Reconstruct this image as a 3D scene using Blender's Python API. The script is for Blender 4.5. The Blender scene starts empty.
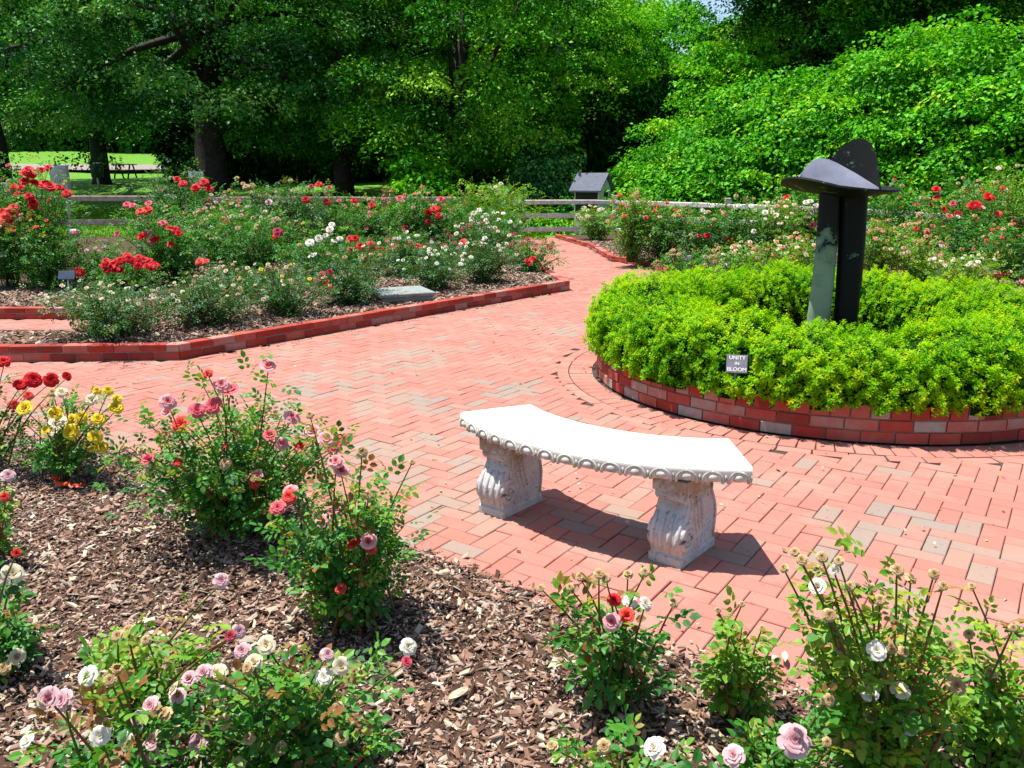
import bpy, math, random
import numpy as np
from mathutils import Vector

# ------------------------------------------------------------------ camera, sky, sun, exposure
SC = bpy.context.scene
COL = SC.collection
FPX, CAM_H = 820.0, 1.6
PITCH = math.atan((384 - 182) / FPX)
cam_d = bpy.data.cameras.new("camera"); cam = bpy.data.objects.new("camera", cam_d); COL.objects.link(cam)
cam.location = (0, 0, CAM_H); cam.rotation_euler = (math.pi / 2 - PITCH, 0, 0)
cam_d.sensor_width = 36; cam_d.lens = 36 * FPX / 1024; cam_d.clip_end = 2000; cam_d.clip_start = 0.05
SC.camera = cam

SUN_DIR = Vector((-0.28, 0.09, 0.955)).normalized()
SUN_EL = math.asin(SUN_DIR.z); SUN_AZ = math.atan2(SUN_DIR.x, SUN_DIR.y)
world = bpy.data.worlds.new("World"); SC.world = world; world.use_nodes = True
wn = world.node_tree.nodes; wl = world.node_tree.links
sky = wn.new("ShaderNodeTexSky"); sky.sky_type = 'NISHITA'; sky.sun_disc = False
sky.sun_elevation = SUN_EL; sky.sun_rotation = SUN_AZ
wl.new(sky.outputs[0], wn["Background"].inputs[0]); wn["Background"].inputs[1].default_value = 0.095
sun_d = bpy.data.lights.new("sun", 'SUN'); sun_d.energy = 4.6; sun_d.angle = math.radians(0.5); sun_d.color = (1, 0.955, 0.88)
sun = bpy.data.objects.new("sun", sun_d); COL.objects.link(sun)
sun.location = SUN_DIR * 60; sun.rotation_euler = SUN_DIR.to_track_quat('Z', 'Y').to_euler()
SC.view_settings.view_transform = 'Standard'; SC.view_settings.look = 'None'
SC.view_settings.exposure = 1.1; SC.view_settings.gamma = 1
SC.render.resolution_x = 1024; SC.render.resolution_y = 768
SC.cycles.max_bounces = 5; SC.cycles.diffuse_bounces = 3; SC.cycles.glossy_bounces = 2; SC.cycles.transmission_bounces = 3

# ------------------------------------------------------------------ helpers
R = np.random.default_rng(7)
random.seed(7)
CP, SP = math.cos(PITCH), math.sin(PITCH)
def ray(x, y):
    u = (x - 512) / FPX; w = (384 - y) / FPX
    return np.array([u, CP + w * SP, -SP + w * CP])
def G(x, y, z=0.0):
    d = ray(x, y); t = (z - CAM_H) / d[2]
    return np.array([0, 0, CAM_H]) + t * d
def AT(x, y, Y):
    d = ray(x, y)
    return np.array([0, 0, CAM_H]) + Y / d[1] * d
def terrain_z(x, y):
    return np.maximum(0, y - 26) * 0.085 * np.clip((75 - y) / 6.0 + 1, 0, 1) * 1.0 if np.isscalar(y) else np.maximum(0, np.minimum(y, 75) - 26) * 0.085
def tz(y): return max(0.0, min(y, 75) - 26) * 0.085
def nrm(a):
    return a / np.maximum(np.linalg.norm(a, axis=-1, keepdims=True), 1e-9)

def props(o, label=None, cat=None, group=None, kind=None):
    if label: o["label"] = label
    if cat: o["category"] = cat
    if group: o["group"] = group
    if kind: o["kind"] = kind
    return o
def empty(name, loc, label=None, cat=None, group=None, rz=0):
    o = bpy.data.objects.new(name, None); COL.objects.link(o)
    o.location = loc; o.rotation_euler = (0, 0, rz); o.empty_display_size = 0.1
    return props(o, label, cat, group)
def link(name, me, parent=None, loc=None):
    o = bpy.data.objects.new(name, me); COL.objects.link(o)
    if parent: o.parent = parent
    if loc is not None: o.location = loc
    return o

class MB:
    """collects vertices and faces (with material index and tint) into one mesh"""
    def __init__(s): s.v = []; s.f = []; s.m = []; s.t = []; s.n = 0; s.sm = []
    def add(s, v, f, mi=0, tint=0.5, smooth=False):
        v = np.asarray(v, float).reshape(-1, 3); s.v.append(v)
        for q in f:
            s.f.append([int(i) + s.n for i in q]); s.m.append(mi); s.sm.append(smooth)
            s.t.append(tint)
        s.n += len(v)
    def box(s, c, size, rz=0.0, mi=0, tint=0.5, bev=0.0, tilt=None):
        hx, hy, hz = size[0] / 2, size[1] / 2, size[2] / 2
        b = min(bev, hx * .9, hy * .9, hz * .9)
        if b <= 0:
            v = np.array([[-hx, -hy, -hz], [hx, -hy, -hz], [hx, hy, -hz], [-hx, hy, -hz], [-hx, -hy, hz], [hx, -hy, hz], [hx, hy, hz], [-hx, hy, hz]])
            f = [(3, 2, 1, 0), (4, 5, 6, 7), (0, 1, 5, 4), (1, 2, 6, 5), (2, 3, 7, 6), (3, 0, 4, 7)]
        else:
            rings = []
            for z, i in ((-hz, b), (-hz + b, 0), (hz - b, 0), (hz, b)):
                x, y = hx - i, hy - i
                rings += [[-x, -y, z], [x, -y, z], [x, y, z], [-x, y, z]]
            v = np.array(rings); f = [(3, 2, 1, 0), (12, 13, 14, 15)]
            for k in range(3):
                for j in range(4):
                    a = k * 4 + j; c2 = k * 4 + (j + 1) % 4
                    f.append((a, c2, c2 + 4, a + 4))
        if tilt is not None:
            v = v.copy(); v[:, 2] += v[:, 0] * tilt[0] + v[:, 1] * tilt[1]
        ca, sa = math.cos(rz), math.sin(rz)
        w = np.c_[v[:, 0] * ca - v[:, 1] * sa, v[:, 0] * sa + v[:, 1] * ca, v[:, 2]] + np.asarray(c, float)
        s.add(w, f, mi, tint)
    def tube(s, pts, rad, n=6, mi=0, tint=0.5, cap=True, smooth=True):
        P = np.asarray(pts, float); k = len(P)
        r = np.full(k, rad) if np.isscalar(rad) else np.asarray(rad, float)
        T = np.gradient(P, axis=0); T = nrm(T)
        ref = np.array([0, 0, 1.0]) if abs(T[0][2]) < .9 else np.array([1.0, 0, 0])
        A = nrm(np.cross(T, ref)); B = np.cross(T, A)
        an = np.arange(n) * 2 * math.pi / n
        V = P[:, None] + r[:, None, None] * (np.cos(an)[None, :, None] * A[:, None] + np.sin(an)[None, :, None] * B[:, None])
        f = []
        for i in range(k - 1):
            for j in range(n):
                a = i * n + j; b = i * n + (j + 1) % n
                f.append((a, b, b + n, a + n))
        if cap: f.append(tuple(range(n))[::-1]); f.append(tuple((k - 1) * n + j for j in range(n)))
        s.add(V.reshape(-1, 3), f, mi, tint, smooth)
    def grid(s, V, mi=0, tint=0.5, smooth=True, closed_u=False):
        V = np.asarray(V, float); a, b = V.shape[:2]; f = []
        for i in range(a - 1 + (1 if closed_u else 0)):
            for j in range(b - 1):
                i2 = (i + 1) % a
                f.append((i * b + j, i2 * b + j, i2 * b + j + 1, i * b + j + 1))
        s.add(V.reshape(-1, 3), f, mi, tint, smooth)
    def build(s, name, mats, parent=None, loc=None):
        me = bpy.data.meshes.new(name)
        v = np.concatenate(s.v) if s.v else np.zeros((0, 3))
        me.vertices.add(len(v)); me.vertices.foreach_set("co", v.ravel())
        ln = np.array([len(q) for q in s.f]); st = np.r_[0, np.cumsum(ln)[:-1]]
        me.loops.add(int(ln.sum())); me.loops.foreach_set("vertex_index", np.concatenate([np.array(q) for q in s.f]))
        me.polygons.add(len(ln)); me.polygons.foreach_set("loop_start", st); me.polygons.foreach_set("loop_total", ln)
        me.polygons.foreach_set("material_index", np.array(s.m)); me.polygons.foreach_set("use_smooth", np.array(s.sm))
        at = me.attributes.new("tint", 'FLOAT', 'FACE'); at.data.foreach_set("value", np.array(s.t, dtype=np.float32))
        for m in (mats if isinstance(mats, (list, tuple)) else [mats]): me.materials.append(m)
        me.update(calc_edges=True)
        return link(name, me, parent, loc)

def fast_mesh(name, V, F, mats, tint=None, mi=None, smooth=False):
    """F: (n,k) equal-sided faces"""
    me = bpy.data.meshes.new(name); n, k = F.shape
    me.vertices.add(len(V)); me.vertices.foreach_set("co", np.ascontiguousarray(V, dtype=np.float32).ravel())
    me.loops.add(n * k); me.loops.foreach_set("vertex_index", np.ascontiguousarray(F, dtype=np.int32).ravel())
    me.polygons.add(n); me.polygons.foreach_set("loop_start", np.arange(n, dtype=np.int32) * k); me.polygons.foreach_set("loop_total", np.full(n, k, dtype=np.int32))
    if mi is not None: me.polygons.foreach_set("material_index", mi.astype(np.int32))
    me.polygons.foreach_set("use_smooth", np.full(n, smooth))
    if tint is not None:
        at = me.attributes.new("tint", 'FLOAT', 'FACE'); at.data.foreach_set("value", tint.astype(np.float32))
    for m in (mats if isinstance(mats, (list, tuple)) else [mats]): me.materials.append(m)
    me.update(calc_edges=True)
    return me

# leaf templates: x along, y across, z up
LEAF2 = (np.array([[0, 0, 0], [.45, .30, .07], [1, 0, -.05], [.45, -.30, .07]]), np.array([[0, 2, 1], [0, 3, 2]]))
LEAF8 = (np.array([[0, 0, 0], [.28, .27, .05], [.65, .27, .04], [1, 0, -.10], [.65, -.27, .04], [.28, -.27, .05], [.28, 0, -.02], [.65, 0, -.03]]),
         np.array([[0, 6, 1], [6, 7, 2], [6, 2, 1], [7, 3, 2], [0, 5, 6], [6, 5, 4], [6, 4, 7], [7, 4, 3]]))
CHIP = (np.array([[-.62, -.22, 0], [.34, -.5, 0], [.60, .16, 0], [-.30, .5, 0], [-.56, -.18, 1], [.30, -.42, .6], [.52, .14, 1.1], [-.28, .42, .7]]),
        np.array([[4, 5, 6], [4, 6, 7], [0, 1, 5], [0, 5, 4], [1, 2, 6], [1, 6, 5], [2, 3, 7], [2, 7, 6], [3, 0, 4], [3, 4, 7]]))
def scatter(T, O, X, N, size, wid=1.0):
    """copies template T at origins O with along-axis X and normal N; returns verts, tris"""
    X = nrm(X); Y = nrm(np.cross(N, X)); Z = np.cross(X, Y)
    tv, tf = T; n, k = len(O), len(tv)
    size = np.broadcast_to(np.asarray(size, float), (n,)); wid = np.broadcast_to(np.asarray(wid, float), (n,))
    V = O[:, None] + size[:, None, None] * (tv[None, :, 0:1] * X[:, None] + (tv[None, :, 1:2] * wid[:, None, None]) * Y[:, None] + tv[None, :, 2:3] * Z[:, None])
    F = (np.arange(n) * k)[:, None, None] + tf[None]
    return V.reshape(-1, 3), F.reshape(-1, 3)
def runit(n):
    return nrm(R.normal(size=(n, 3)))

# ------------------------------------------------------------------ materials
def new_mat(name):
    m = bpy.data.materials.new(name); m.use_nodes = True
    nt = m.node_tree; b = nt.nodes["Principled BSDF"]
    return m, nt.nodes, nt.links, b
def ramp(nodes, stops, interp='LINEAR'):
    r = nodes.new("ShaderNodeValToRGB"); r.color_ramp.interpolation = interp
    e = r.color_ramp.elements
    while len(e) > 1: e.remove(e[0])
    e[0].position = stops[0][0]; e[0].color = (*stops[0][1], 1)
    for p, c in stops[1:]:
        q = e.new(p); q.color = (*c, 1)
    return r
def noise(nodes, links, scale, detail=4, rough=.6, coord="Object"):
    tc = nodes.new("ShaderNodeTexCoord"); n = nodes.new("ShaderNodeTexNoise")
    n.inputs["Scale"].default_value = scale; n.inputs["Detail"].default_value = detail; n.inputs["Roughness"].default_value = rough
    links.new(tc.outputs[coord], n.inputs["Vector"])
    return n
def mixc(nodes, links, a, b, fac, mode='MIX'):
    m = nodes.new("ShaderNodeMix"); m.data_type = 'RGBA'; m.blend_type = mode
    for s, v in ((m.inputs[0], fac), (m.inputs[6], a), (m.inputs[7], b)):
        if hasattr(v, "links"): links.new(v, s)
        elif isinstance(v, (int, float)): s.default_value = v
        else: s.default_value = (*v, 1)
    return m.outputs[2]
def bump(nodes, links, b, h, strength=.4, dist=.01):
    n = nodes.new("ShaderNodeBump"); n.inputs["Strength"].default_value = strength; n.inputs["Distance"].default_value = dist
    links.new(h, n.inputs["Height"]); links.new(n.outputs[0], b.inputs["Normal"])
def attr(nodes, name="tint"):
    a = nodes.new("ShaderNodeAttribute"); a.attribute_name = name
    return a.outputs["Fac"]

def leaf_mat(name, stops, transl=.3, gloss=.04, rough=.4):
    m, N, L, b = new_mat(name)
    r = ramp(N, stops); L.new(attr(N), r.inputs[0])
    n = noise(N, L, 9.0, 2)
    col = mixc(N, L, r.outputs[0], mixc(N, L, r.outputs[0], (.6, .65, .6), 1.0, 'MULTIPLY'), n.outputs[0])
    out = N["Material Output"]
    d = N.new("ShaderNodeBsdfDiffuse"); t = N.new("ShaderNodeBsdfTranslucent"); g = N.new("ShaderNodeBsdfGlossy")
    g.inputs["Roughness"].default_value = rough; g.inputs["Color"].default_value = (.9, .95, 1, 1)
    L.new(col, d.inputs[0]); L.new(mixc(N, L, col, (1.25, 1.15, .45), 1.0, 'MULTIPLY'), t.inputs[0])
    m1 = N.new("ShaderNodeMixShader"); m1.inputs[0].default_value = transl
    L.new(d.outputs[0], m1.inputs[1]); L.new(t.outputs[0], m1.inputs[2])
    m2 = N.new("ShaderNodeMixShader"); m2.inputs[0].default_value = gloss
    L.new(m1.outputs[0], m2.inputs[1]); L.new(g.outputs[0], m2.inputs[2])
    L.new(m2.outputs[0], out.inputs[0]); N.remove(b)
    return m
def tint_mat(name, stops, rough=.8, nscale=0, namt=.5, bstr=0, bdist=.004, spec=.3, interp='LINEAR', ndark=(.5, .45, .42)):
    m, N, L, b = new_mat(name)
    r = ramp(N, stops, interp); L.new(attr(N), r.inputs[0]); c = r.outputs[0]
    if nscale:
        n = noise(N, L, nscale, 5, .7)
        rr = ramp(N, [(.38, (0, 0, 0)), (.68, (1, 1, 1))]); L.new(n.outputs[0], rr.inputs[0])
        mul = N.new("ShaderNodeMath"); mul.operation = 'MULTIPLY'; mul.inputs[1].default_value = namt
        L.new(rr.outputs[0], mul.inputs[0])
        c = mixc(N, L, c, mixc(N, L, c, ndark, 1.0, 'MULTIPLY'), mul.outputs[0])
        if bstr: bump(N, L, b, n.outputs[0], bstr, bdist)
    L.new(c, b.inputs["Base Color"]); b.inputs["Roughness"].default_value = rough; b.inputs["Specular IOR Level"].default_value = spec
    return m
def plain(name, c1, c2=None, nscale=8, rough=.7, bstr=.2, bdist=.004, spec=.3, metal=0, lo=.35, hi=.65):
    m, N, L, b = new_mat(name); c2 = c2 or tuple(x * .6 for x in c1)
    n = noise(N, L, nscale, 6, .65); r = ramp(N, [(lo, c1), (hi, c2)]); L.new(n.outputs[0], r.inputs[0])
    L.new(r.outputs[0], b.inputs["Base Color"]); b.inputs["Roughness"].default_value = rough
    b.inputs["Specular IOR Level"].default_value = spec; b.inputs["Metallic"].default_value = metal
    if bstr: bump(N, L, b, n.outputs[0], bstr, bdist)
    return m

M = {}
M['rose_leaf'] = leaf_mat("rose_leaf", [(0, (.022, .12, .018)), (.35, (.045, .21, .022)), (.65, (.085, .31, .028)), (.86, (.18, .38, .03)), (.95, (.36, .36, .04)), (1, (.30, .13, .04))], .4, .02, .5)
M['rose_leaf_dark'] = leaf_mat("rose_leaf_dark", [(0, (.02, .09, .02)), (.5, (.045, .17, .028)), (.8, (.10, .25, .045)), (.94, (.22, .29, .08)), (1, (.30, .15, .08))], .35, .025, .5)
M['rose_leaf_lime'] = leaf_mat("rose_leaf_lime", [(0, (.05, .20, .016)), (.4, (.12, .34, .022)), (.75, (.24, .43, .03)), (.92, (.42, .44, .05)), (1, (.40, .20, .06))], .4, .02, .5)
M['hedge_leaf'] = leaf_mat("hedge_leaf", [(0, (.04, .22, .002)), (.4, (.22, .56, .002)), (.75, (.38, .66, .003)), (1, (.55, .66, .006))], .5, .006, .5)
M['tree_leaf'] = leaf_mat("tree_leaf", [(0, (.006, .05, .005)), (.35, (.025, .16, .010)), (.7, (.09, .38, .018)), (1, (.26, .52, .03))], .16, .01, .5)
M['tree_leaf_cool'] = leaf_mat("tree_leaf_cool", [(0, (.008, .045, .012)), (.35, (.03, .15, .035)), (.7, (.11, .36, .075)), (1, (.26, .48, .11))], .16, .012, .5)
M['lime_leaf'] = leaf_mat("lime_leaf", [(0, (.015, .12, .004)), (.35, (.07, .38, .007)), (.7, (.18, .58, .012)), (1, (.42, .66, .025))], .32, .01, .5)
M['wood_leaf_shade'] = leaf_mat("wood_leaf_shade", [(0, (.006, .04, .006)), (.6, (.012, .075, .010)), (1, (.03, .12, .015))], .2, .0, .5)  # near-black green puts the deep shade between trees into the leaf colour
M['cane'] = tint_mat("cane", [(0, (.10, .06, .03)), (.5, (.09, .14, .03)), (1, (.22, .06, .03))], .7)
M['bark'] = plain("bark", (.035, .028, .022), (.012, .010, .008), 6, .9, .6, .03)
def paver_mat():
    m, N, L, b = new_mat("paver")
    r = ramp(N, [(0, (.345, .132, .102)), (.35, (.37, .146, .113)), (.66, (.36, .158, .122)), (.76, (.31, .172, .132)), (.88, (.265, .185, .148)), (1, (.235, .195, .165))]); L.new(attr(N), r.inputs[0])
    n1 = noise(N, L, 1.7, 5, .7); w = ramp(N, [(.50, (0, 0, 0)), (.64, (.75, .75, .75))]); L.new(n1.outputs[0], w.inputs[0])
    c = mixc(N, L, r.outputs[0], (.275, .19, .15), w.outputs[0])
    n2 = noise(N, L, 26, 6, .75); s = ramp(N, [(.30, (.45, .42, .40)), (.40, (1, 1, 1)), (.62, (1, 1, 1)), (.74, (1.12, 1.12, 1.12))]); L.new(n2.outputs[0], s.inputs[0])
    c = mixc(N, L, c, s.outputs[0], 1.0, 'MULTIPLY')
    n3 = noise(N, L, .6, 4, .6); s3 = ramp(N, [(.4, (1, 1, 1)), (.7, (.86, .88, .88))]); L.new(n3.outputs[0], s3.inputs[0])
    c = mixc(N, L, c, s3.outputs[0], 1.0, 'MULTIPLY')
    L.new(c, b.inputs["Base Color"]); b.inputs["Roughness"].default_value = .88; b.inputs["Specular IOR Level"].default_value = .2
    bump(N, L, b, n2.outputs[0], .35, .003); return m
M['paver'] = paver_mat()
M['joint'] = plain("joint_sand", (.07, .05, .04), (.03, .024, .02), 30, .95)
M['brick'] = tint_mat("brick", [(0, (.20, .024, .016)), (.35, (.36, .036, .022)), (.62, (.42, .075, .05)), (.82, (.38, .14, .11)), (1, (.36, .20, .16))], .85, 7, .9, .5, .006, .2, ndark=(.85, 2.1, 2.4))
M['mortar'] = plain("mortar", (.30, .22, .18), (.20, .14, .11), 20, .95, .4)
M['mulch_sheet'] = plain("mulch_soil", (.10, .05, .03), (.025, .015, .01), 40, .95, 1.0, .02)
M['chip'] = tint_mat("bark_chip", [(0, (.018, .012, .009)), (.18, (.09, .052, .036)), (.38, (.24, .135, .09)), (.55, (.32, .205, .15)), (.70, (.33, .265, .22)), (.86, (.42, .34, .25)), (1, (.60, .52, .38))], .85, 60, .5, .4, .002, .15)
M['grass'] = plain("lawn_grass", (.10, .25, .008), (.06, .18, .007), 3, .9, .5, .02)
M['gravel'] = plain("road_gravel", (.24, .20, .18), (.19, .16, .145), 8, .95, .3)
M['concrete'] = plain("cast_concrete", (.56, .53, .48), (.40, .33, .27), 9, .85, .35, .003, lo=.4, hi=.8)
def leg_mat():
    m, N, L, b = new_mat("mottled_concrete"); tc = N.new("ShaderNodeTexCoord"); sp = N.new("ShaderNodeSeparateXYZ"); L.new(tc.outputs["Object"], sp.inputs[0])
    n = noise(N, L, 9, 6, .7); r = ramp(N, [(.35, (.52, .515, .50)), (.68, (.36, .36, .36))]); L.new(n.outputs[0], r.inputs[0])
    n2 = noise(N, L, 14, 5, .7); mp = N.new("ShaderNodeMapRange"); mp.inputs[1].default_value = .20; mp.inputs[2].default_value = .36; mp.inputs[3].default_value = -.12; mp.inputs[4].default_value = .16
    L.new(sp.outputs[2], mp.inputs[0]); ad = N.new("ShaderNodeMath"); ad.operation = 'ADD'; L.new(n2.outputs[0], ad.inputs[0]); L.new(mp.outputs[0], ad.inputs[1])
    w = ramp(N, [(.50, (0, 0, 0)), (.66, (.8, .8, .8))]); L.new(ad.outputs[0], w.inputs[0])
    c = mixc(N, L, r.outputs[0], (.30, .17, .09), w.outputs[0])  # brown mottling, denser towards the top of the leg
    n3 = noise(N, L, 60, 3, .6); s = ramp(N, [(.33, (.5, .5, .48)), (.42, (1, 1, 1))]); L.new(n3.outputs[0], s.inputs[0]); c = mixc(N, L, c, s.outputs[0], 1.0, 'MULTIPLY')
    L.new(c, b.inputs["Base Color"]); b.inputs["Roughness"].default_value = .9; b.inputs["Specular IOR Level"].default_value = .2; bump(N, L, b, n3.outputs[0], .4, .003); return m
M['concrete_leg'] = leg_mat()
M['slab'] = plain("grey_concrete", (.24, .265, .25), (.16, .18, .17), 18, .85, .4)
M['rail'] = plain("weathered_wood", (.46, .36, .29), (.26, .18, .14), 7, .85, .4)
M['post_grey'] = plain("grey_weathered_wood", (.40, .42, .40), (.24, .25, .25), 7, .85, .4)
M['red_wood'] = plain("reddish_wood", (.36, .15, .10), (.22, .09, .06), 7, .85, .4)
M['galv'] = plain("galvanised_steel", (.42, .46, .48), (.32, .36, .38), 12, .45, .05, metal=.4)
M['white_paint'] = plain("white_paint", (.80, .81, .80), (.62, .64, .64), 6, .5, .05)
M['grey_paint'] = plain("pale_grey_paint", (.45, .48, .50), (.36, .39, .41), 6, .6, .05)
M['black_plastic'] = plain("black_plastic", (.03, .03, .035), (.02, .02, .022), 12, .45, .05)
M['sign_blue'] = plain("dark_blue_label", (.05, .08, .14), (.04, .06, .10), 12, .5, .0)
M['dark_box'] = plain("dark_metal_box", (.03, .035, .05), (.02, .022, .03), 12, .5, .0)
M['tape'] = plain("orange_tape", (.85, .07, .01), (.70, .05, .01), 14, .5, .0)
M['shed_wall'] = plain("shed_wall_paint", (.50, .53, .44), (.40, .43, .36), 4, .8, .1)
M['shed_roof'] = plain("shed_roof_shingle", (.11, .125, .16), (.07, .08, .11), 14, .8, .4)
M['shed_dark'] = plain("shed_dark_board", (.02, .02, .02), (.012, .012, .012), 4, .8, .1)
M['cream_panel'] = plain("cream_panel", (.48, .45, .30), (.34, .34, .22), 6, .8, .1)
M['plate'] = plain("pewter_plate", (.17, .165, .20), (.12, .115, .15), 20, .5, .1, .002)
M['plate_text'] = plain("plate_lettering", (.80, .80, .78), (.70, .70, .68), 20, .5, .0)
M['petal_litter'] = tint_mat("petal_litter", [(0, (.30, .17, .08)), (.4, (.45, .28, .20)), (.7, (.60, .30, .30)), (1, (.70, .55, .52))], .8)
M['dry_leaf'] = tint_mat("dry_leaf", [(0, (.05, .03, .015)), (.5, (.22, .15, .06)), (1, (.55, .48, .34))], .8)
# patinated bronze for the sculpture
def bronze(name, lo, hi):
    m, N, L, b = new_mat(name)
    n = noise(N, L, 7, 8, .75); r = ramp(N, [(lo, (.006, .007, .007)), (lo + .03, (.10, .16, .11)), (hi, (.20, .30, .20))]); L.new(n.outputs[0], r.inputs[0])
    L.new(r.outputs[0], b.inputs["Base Color"]); b.inputs["Roughness"].default_value = .6; b.inputs["Specular IOR Level"].default_value = .15
    bump(N, L, b, n.outputs[0], .15, .004); return m
def shaded_patina_pillar():
    m, N, L, b = new_mat("bronze_patina_painted_shade"); tc = N.new("ShaderNodeTexCoord"); sp = N.new("ShaderNodeSeparateXYZ"); L.new(tc.outputs["Object"], sp.inputs[0])
    n = noise(N, L, 8, 8, .75); mp = N.new("ShaderNodeMapRange"); mp.inputs[1].default_value = .60; mp.inputs[2].default_value = 1.32; mp.inputs[3].default_value = .22; mp.inputs[4].default_value = -.22  # height ramp paints the brim's shade as black onto the upper pillar
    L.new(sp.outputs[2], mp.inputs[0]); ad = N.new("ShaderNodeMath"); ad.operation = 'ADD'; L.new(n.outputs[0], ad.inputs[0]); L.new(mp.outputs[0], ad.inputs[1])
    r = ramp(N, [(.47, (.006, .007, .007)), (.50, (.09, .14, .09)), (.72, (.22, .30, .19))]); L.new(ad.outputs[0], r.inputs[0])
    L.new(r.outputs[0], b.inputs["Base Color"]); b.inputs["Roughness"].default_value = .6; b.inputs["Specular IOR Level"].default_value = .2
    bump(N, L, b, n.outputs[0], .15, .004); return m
M['bronze_green_shaded'] = shaded_patina_pillar()
M['bronze_dark'] = bronze("bronze_dark_patina", .62, .80)
M['bronze_steel'] = plain("bronze_grey_plate", (.17, .18, .24), (.12, .13, .17), 5, .5, .05, spec=.3)

def petal_mat(name, inner, outer):
    m = tint_mat(name, [(0, inner), (.45, tuple((a + b) / 2 for a, b in zip(inner, outer))), (1, outer)], .6, 0, spec=.25)
    N, L = m.node_tree.nodes, m.node_tree.links; b = N["Principled BSDF"]; t = N.new("ShaderNodeBsdfTranslucent"); mx = N.new("ShaderNodeMixShader")
    mx.inputs[0].default_value = .35; L.new(b.inputs["Base Color"].links[0].from_socket, t.inputs[0])
    L.new(b.outputs[0], mx.inputs[1]); L.new(t.outputs[0], mx.inputs[2]); L.new(mx.outputs[0], N["Material Output"].inputs[0])
    return m
PET = {'pink': petal_mat("petal_pink", (.55, .03, .05), (.68, .13, .17)), 'red': petal_mat("petal_red", (.50, .003, .006), (.66, .012, .020)),
       'coral': petal_mat("petal_coral", (.60, .025, .015), (.70, .08, .055)), 'white': petal_mat("petal_white", (.62, .55, .38), (.74, .71, .64)),
       'cream': petal_mat("petal_cream", (.55, .42, .20), (.70, .62, .46)), 'yellow': petal_mat("petal_yellow", (.62, .36, .006), (.72, .58, .03)),
       'lilac': petal_mat("petal_lilac_pink", (.50, .17, .21), (.66, .46, .48)), 'spent': petal_mat("petal_spent", (.30, .16, .05), (.56, .42, .22)),
       'magenta': petal_mat("petal_magenta", (.32, .006, .05), (.46, .025, .085)), 'bicolor': petal_mat("petal_bicolor", (.60, .02, .03), (.74, .38, .40)),
       'peach': petal_mat("petal_peach", (.48, .16, .07), (.60, .30, .19))}

# ------------------------------------------------------------------ ground and paths
def poly_inside(P, poly):
    poly = np.asarray(poly); x, y = P[:, 0], P[:, 1]; ins = np.zeros(len(P), bool)
    j = len(poly) - 1
    for i in range(len(poly)):
        xi, yi = poly[i]; xj, yj = poly[j]
        c = ((yi > y) != (yj > y)) & (x < (xj - xi) * (y - yi) / (yj - yi + 1e-12) + xi)
        ins ^= c; j = i
    return ins

BED_NEAR = [(-7, 5.75), (-4.2, 5.25), (-3.27, 5.02), (-2.53, 4.78), (-1.5, 4.05), (-.36, 3.27), (.6, 2.47), (1.42, 2.06), (2.2, 1.75), (4.5, 1.2), (4.5, -3), (-7, -3)]
RC = np.array([2.66, 6.83]); RR = 1.93
A0, A1, A2, A3, A4 = (-14, 6.75), (-3.07, 7.42), (.88, 12.49), (.58, 14.6), (-.35, 23.2)
NOTCH_X, NOTCH_Y0, NOTCH_Y1 = -4.55, 8.37, 9.75
BED_LEFT = [A0, A1, A2, A3, A4, (-16, 23.2), (-16, NOTCH_Y1), (NOTCH_X, NOTCH_Y1), (NOTCH_X, NOTCH_Y0), (-16, NOTCH_Y0)]
RE = [(1.25, 24.6), (1.92, 20.7), (2.06, 17.2), (2.62, 16.2), (2.8, 13.75), (5.5, 13.0), (8.4, 13.9), (16, 14.3)]
BED_RIGHT = RE + [(16, 24.6)]

# lawn terrain: one sheet out to the horizon
ys = np.r_[-40, np.linspace(-6, 26, 9), np.linspace(27, 80, 40), 120, 300, 900]
xs = np.r_[-900, -200, np.linspace(-60, 60, 41), 200, 900]
XX, YY = np.meshgrid(xs, ys, indexing='ij')
ZZ = np.maximum(0, np.minimum(YY, 75) - 26) * .085 - .02 + np.where((YY > 26) & (YY < 90), .12 * np.sin(XX * .35) * np.sin(YY * .4), 0)
mb = MB(); mb.grid(np.dstack([XX, YY, ZZ])); o = mb.build("lawn", M['grass']); props(o, "bright green mown lawn around the rose garden", "lawn", kind="structure")
# grass blades on the strips of lawn that show through the left fence
n = 34000
bx = R.uniform(-17, 1, n); by = R.uniform(23.3, 33, n)
O = np.c_[bx, by, np.maximum(0, by - 26) * .085 - .02]
V, F = scatter(LEAF2, O, np.c_[R.normal(0, .5, n), R.normal(0, .5, n), np.ones(n)], runit(n), R.uniform(.06, .13, n), .35)
me = fast_mesh("grass", V, F, leaf_mat("grass_blade", [(0, (.07, .21, .006)), (1, (.17, .33, .012))], .3, 0), np.repeat(R.random(n), 2))
props(link("grass", me), "short sunlit grass beyond the left rail fence", "grass", kind="stuff")
# gravel road far left
mb = MB(); pts = [(-60, 58), (-40, 55.5), (-26, 54), (-16, 55), (-8, 58)]
V = [[(x, y - 2.4, tz(y - 2.4) + .14), (x, y + 2.4, tz(y + 2.4) + .14)] for x, y in pts]
mb.grid(V); props(mb.build("road", M['gravel']), "pale gravel road crossing the lawn in the distance", "road", kind="structure")

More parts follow.
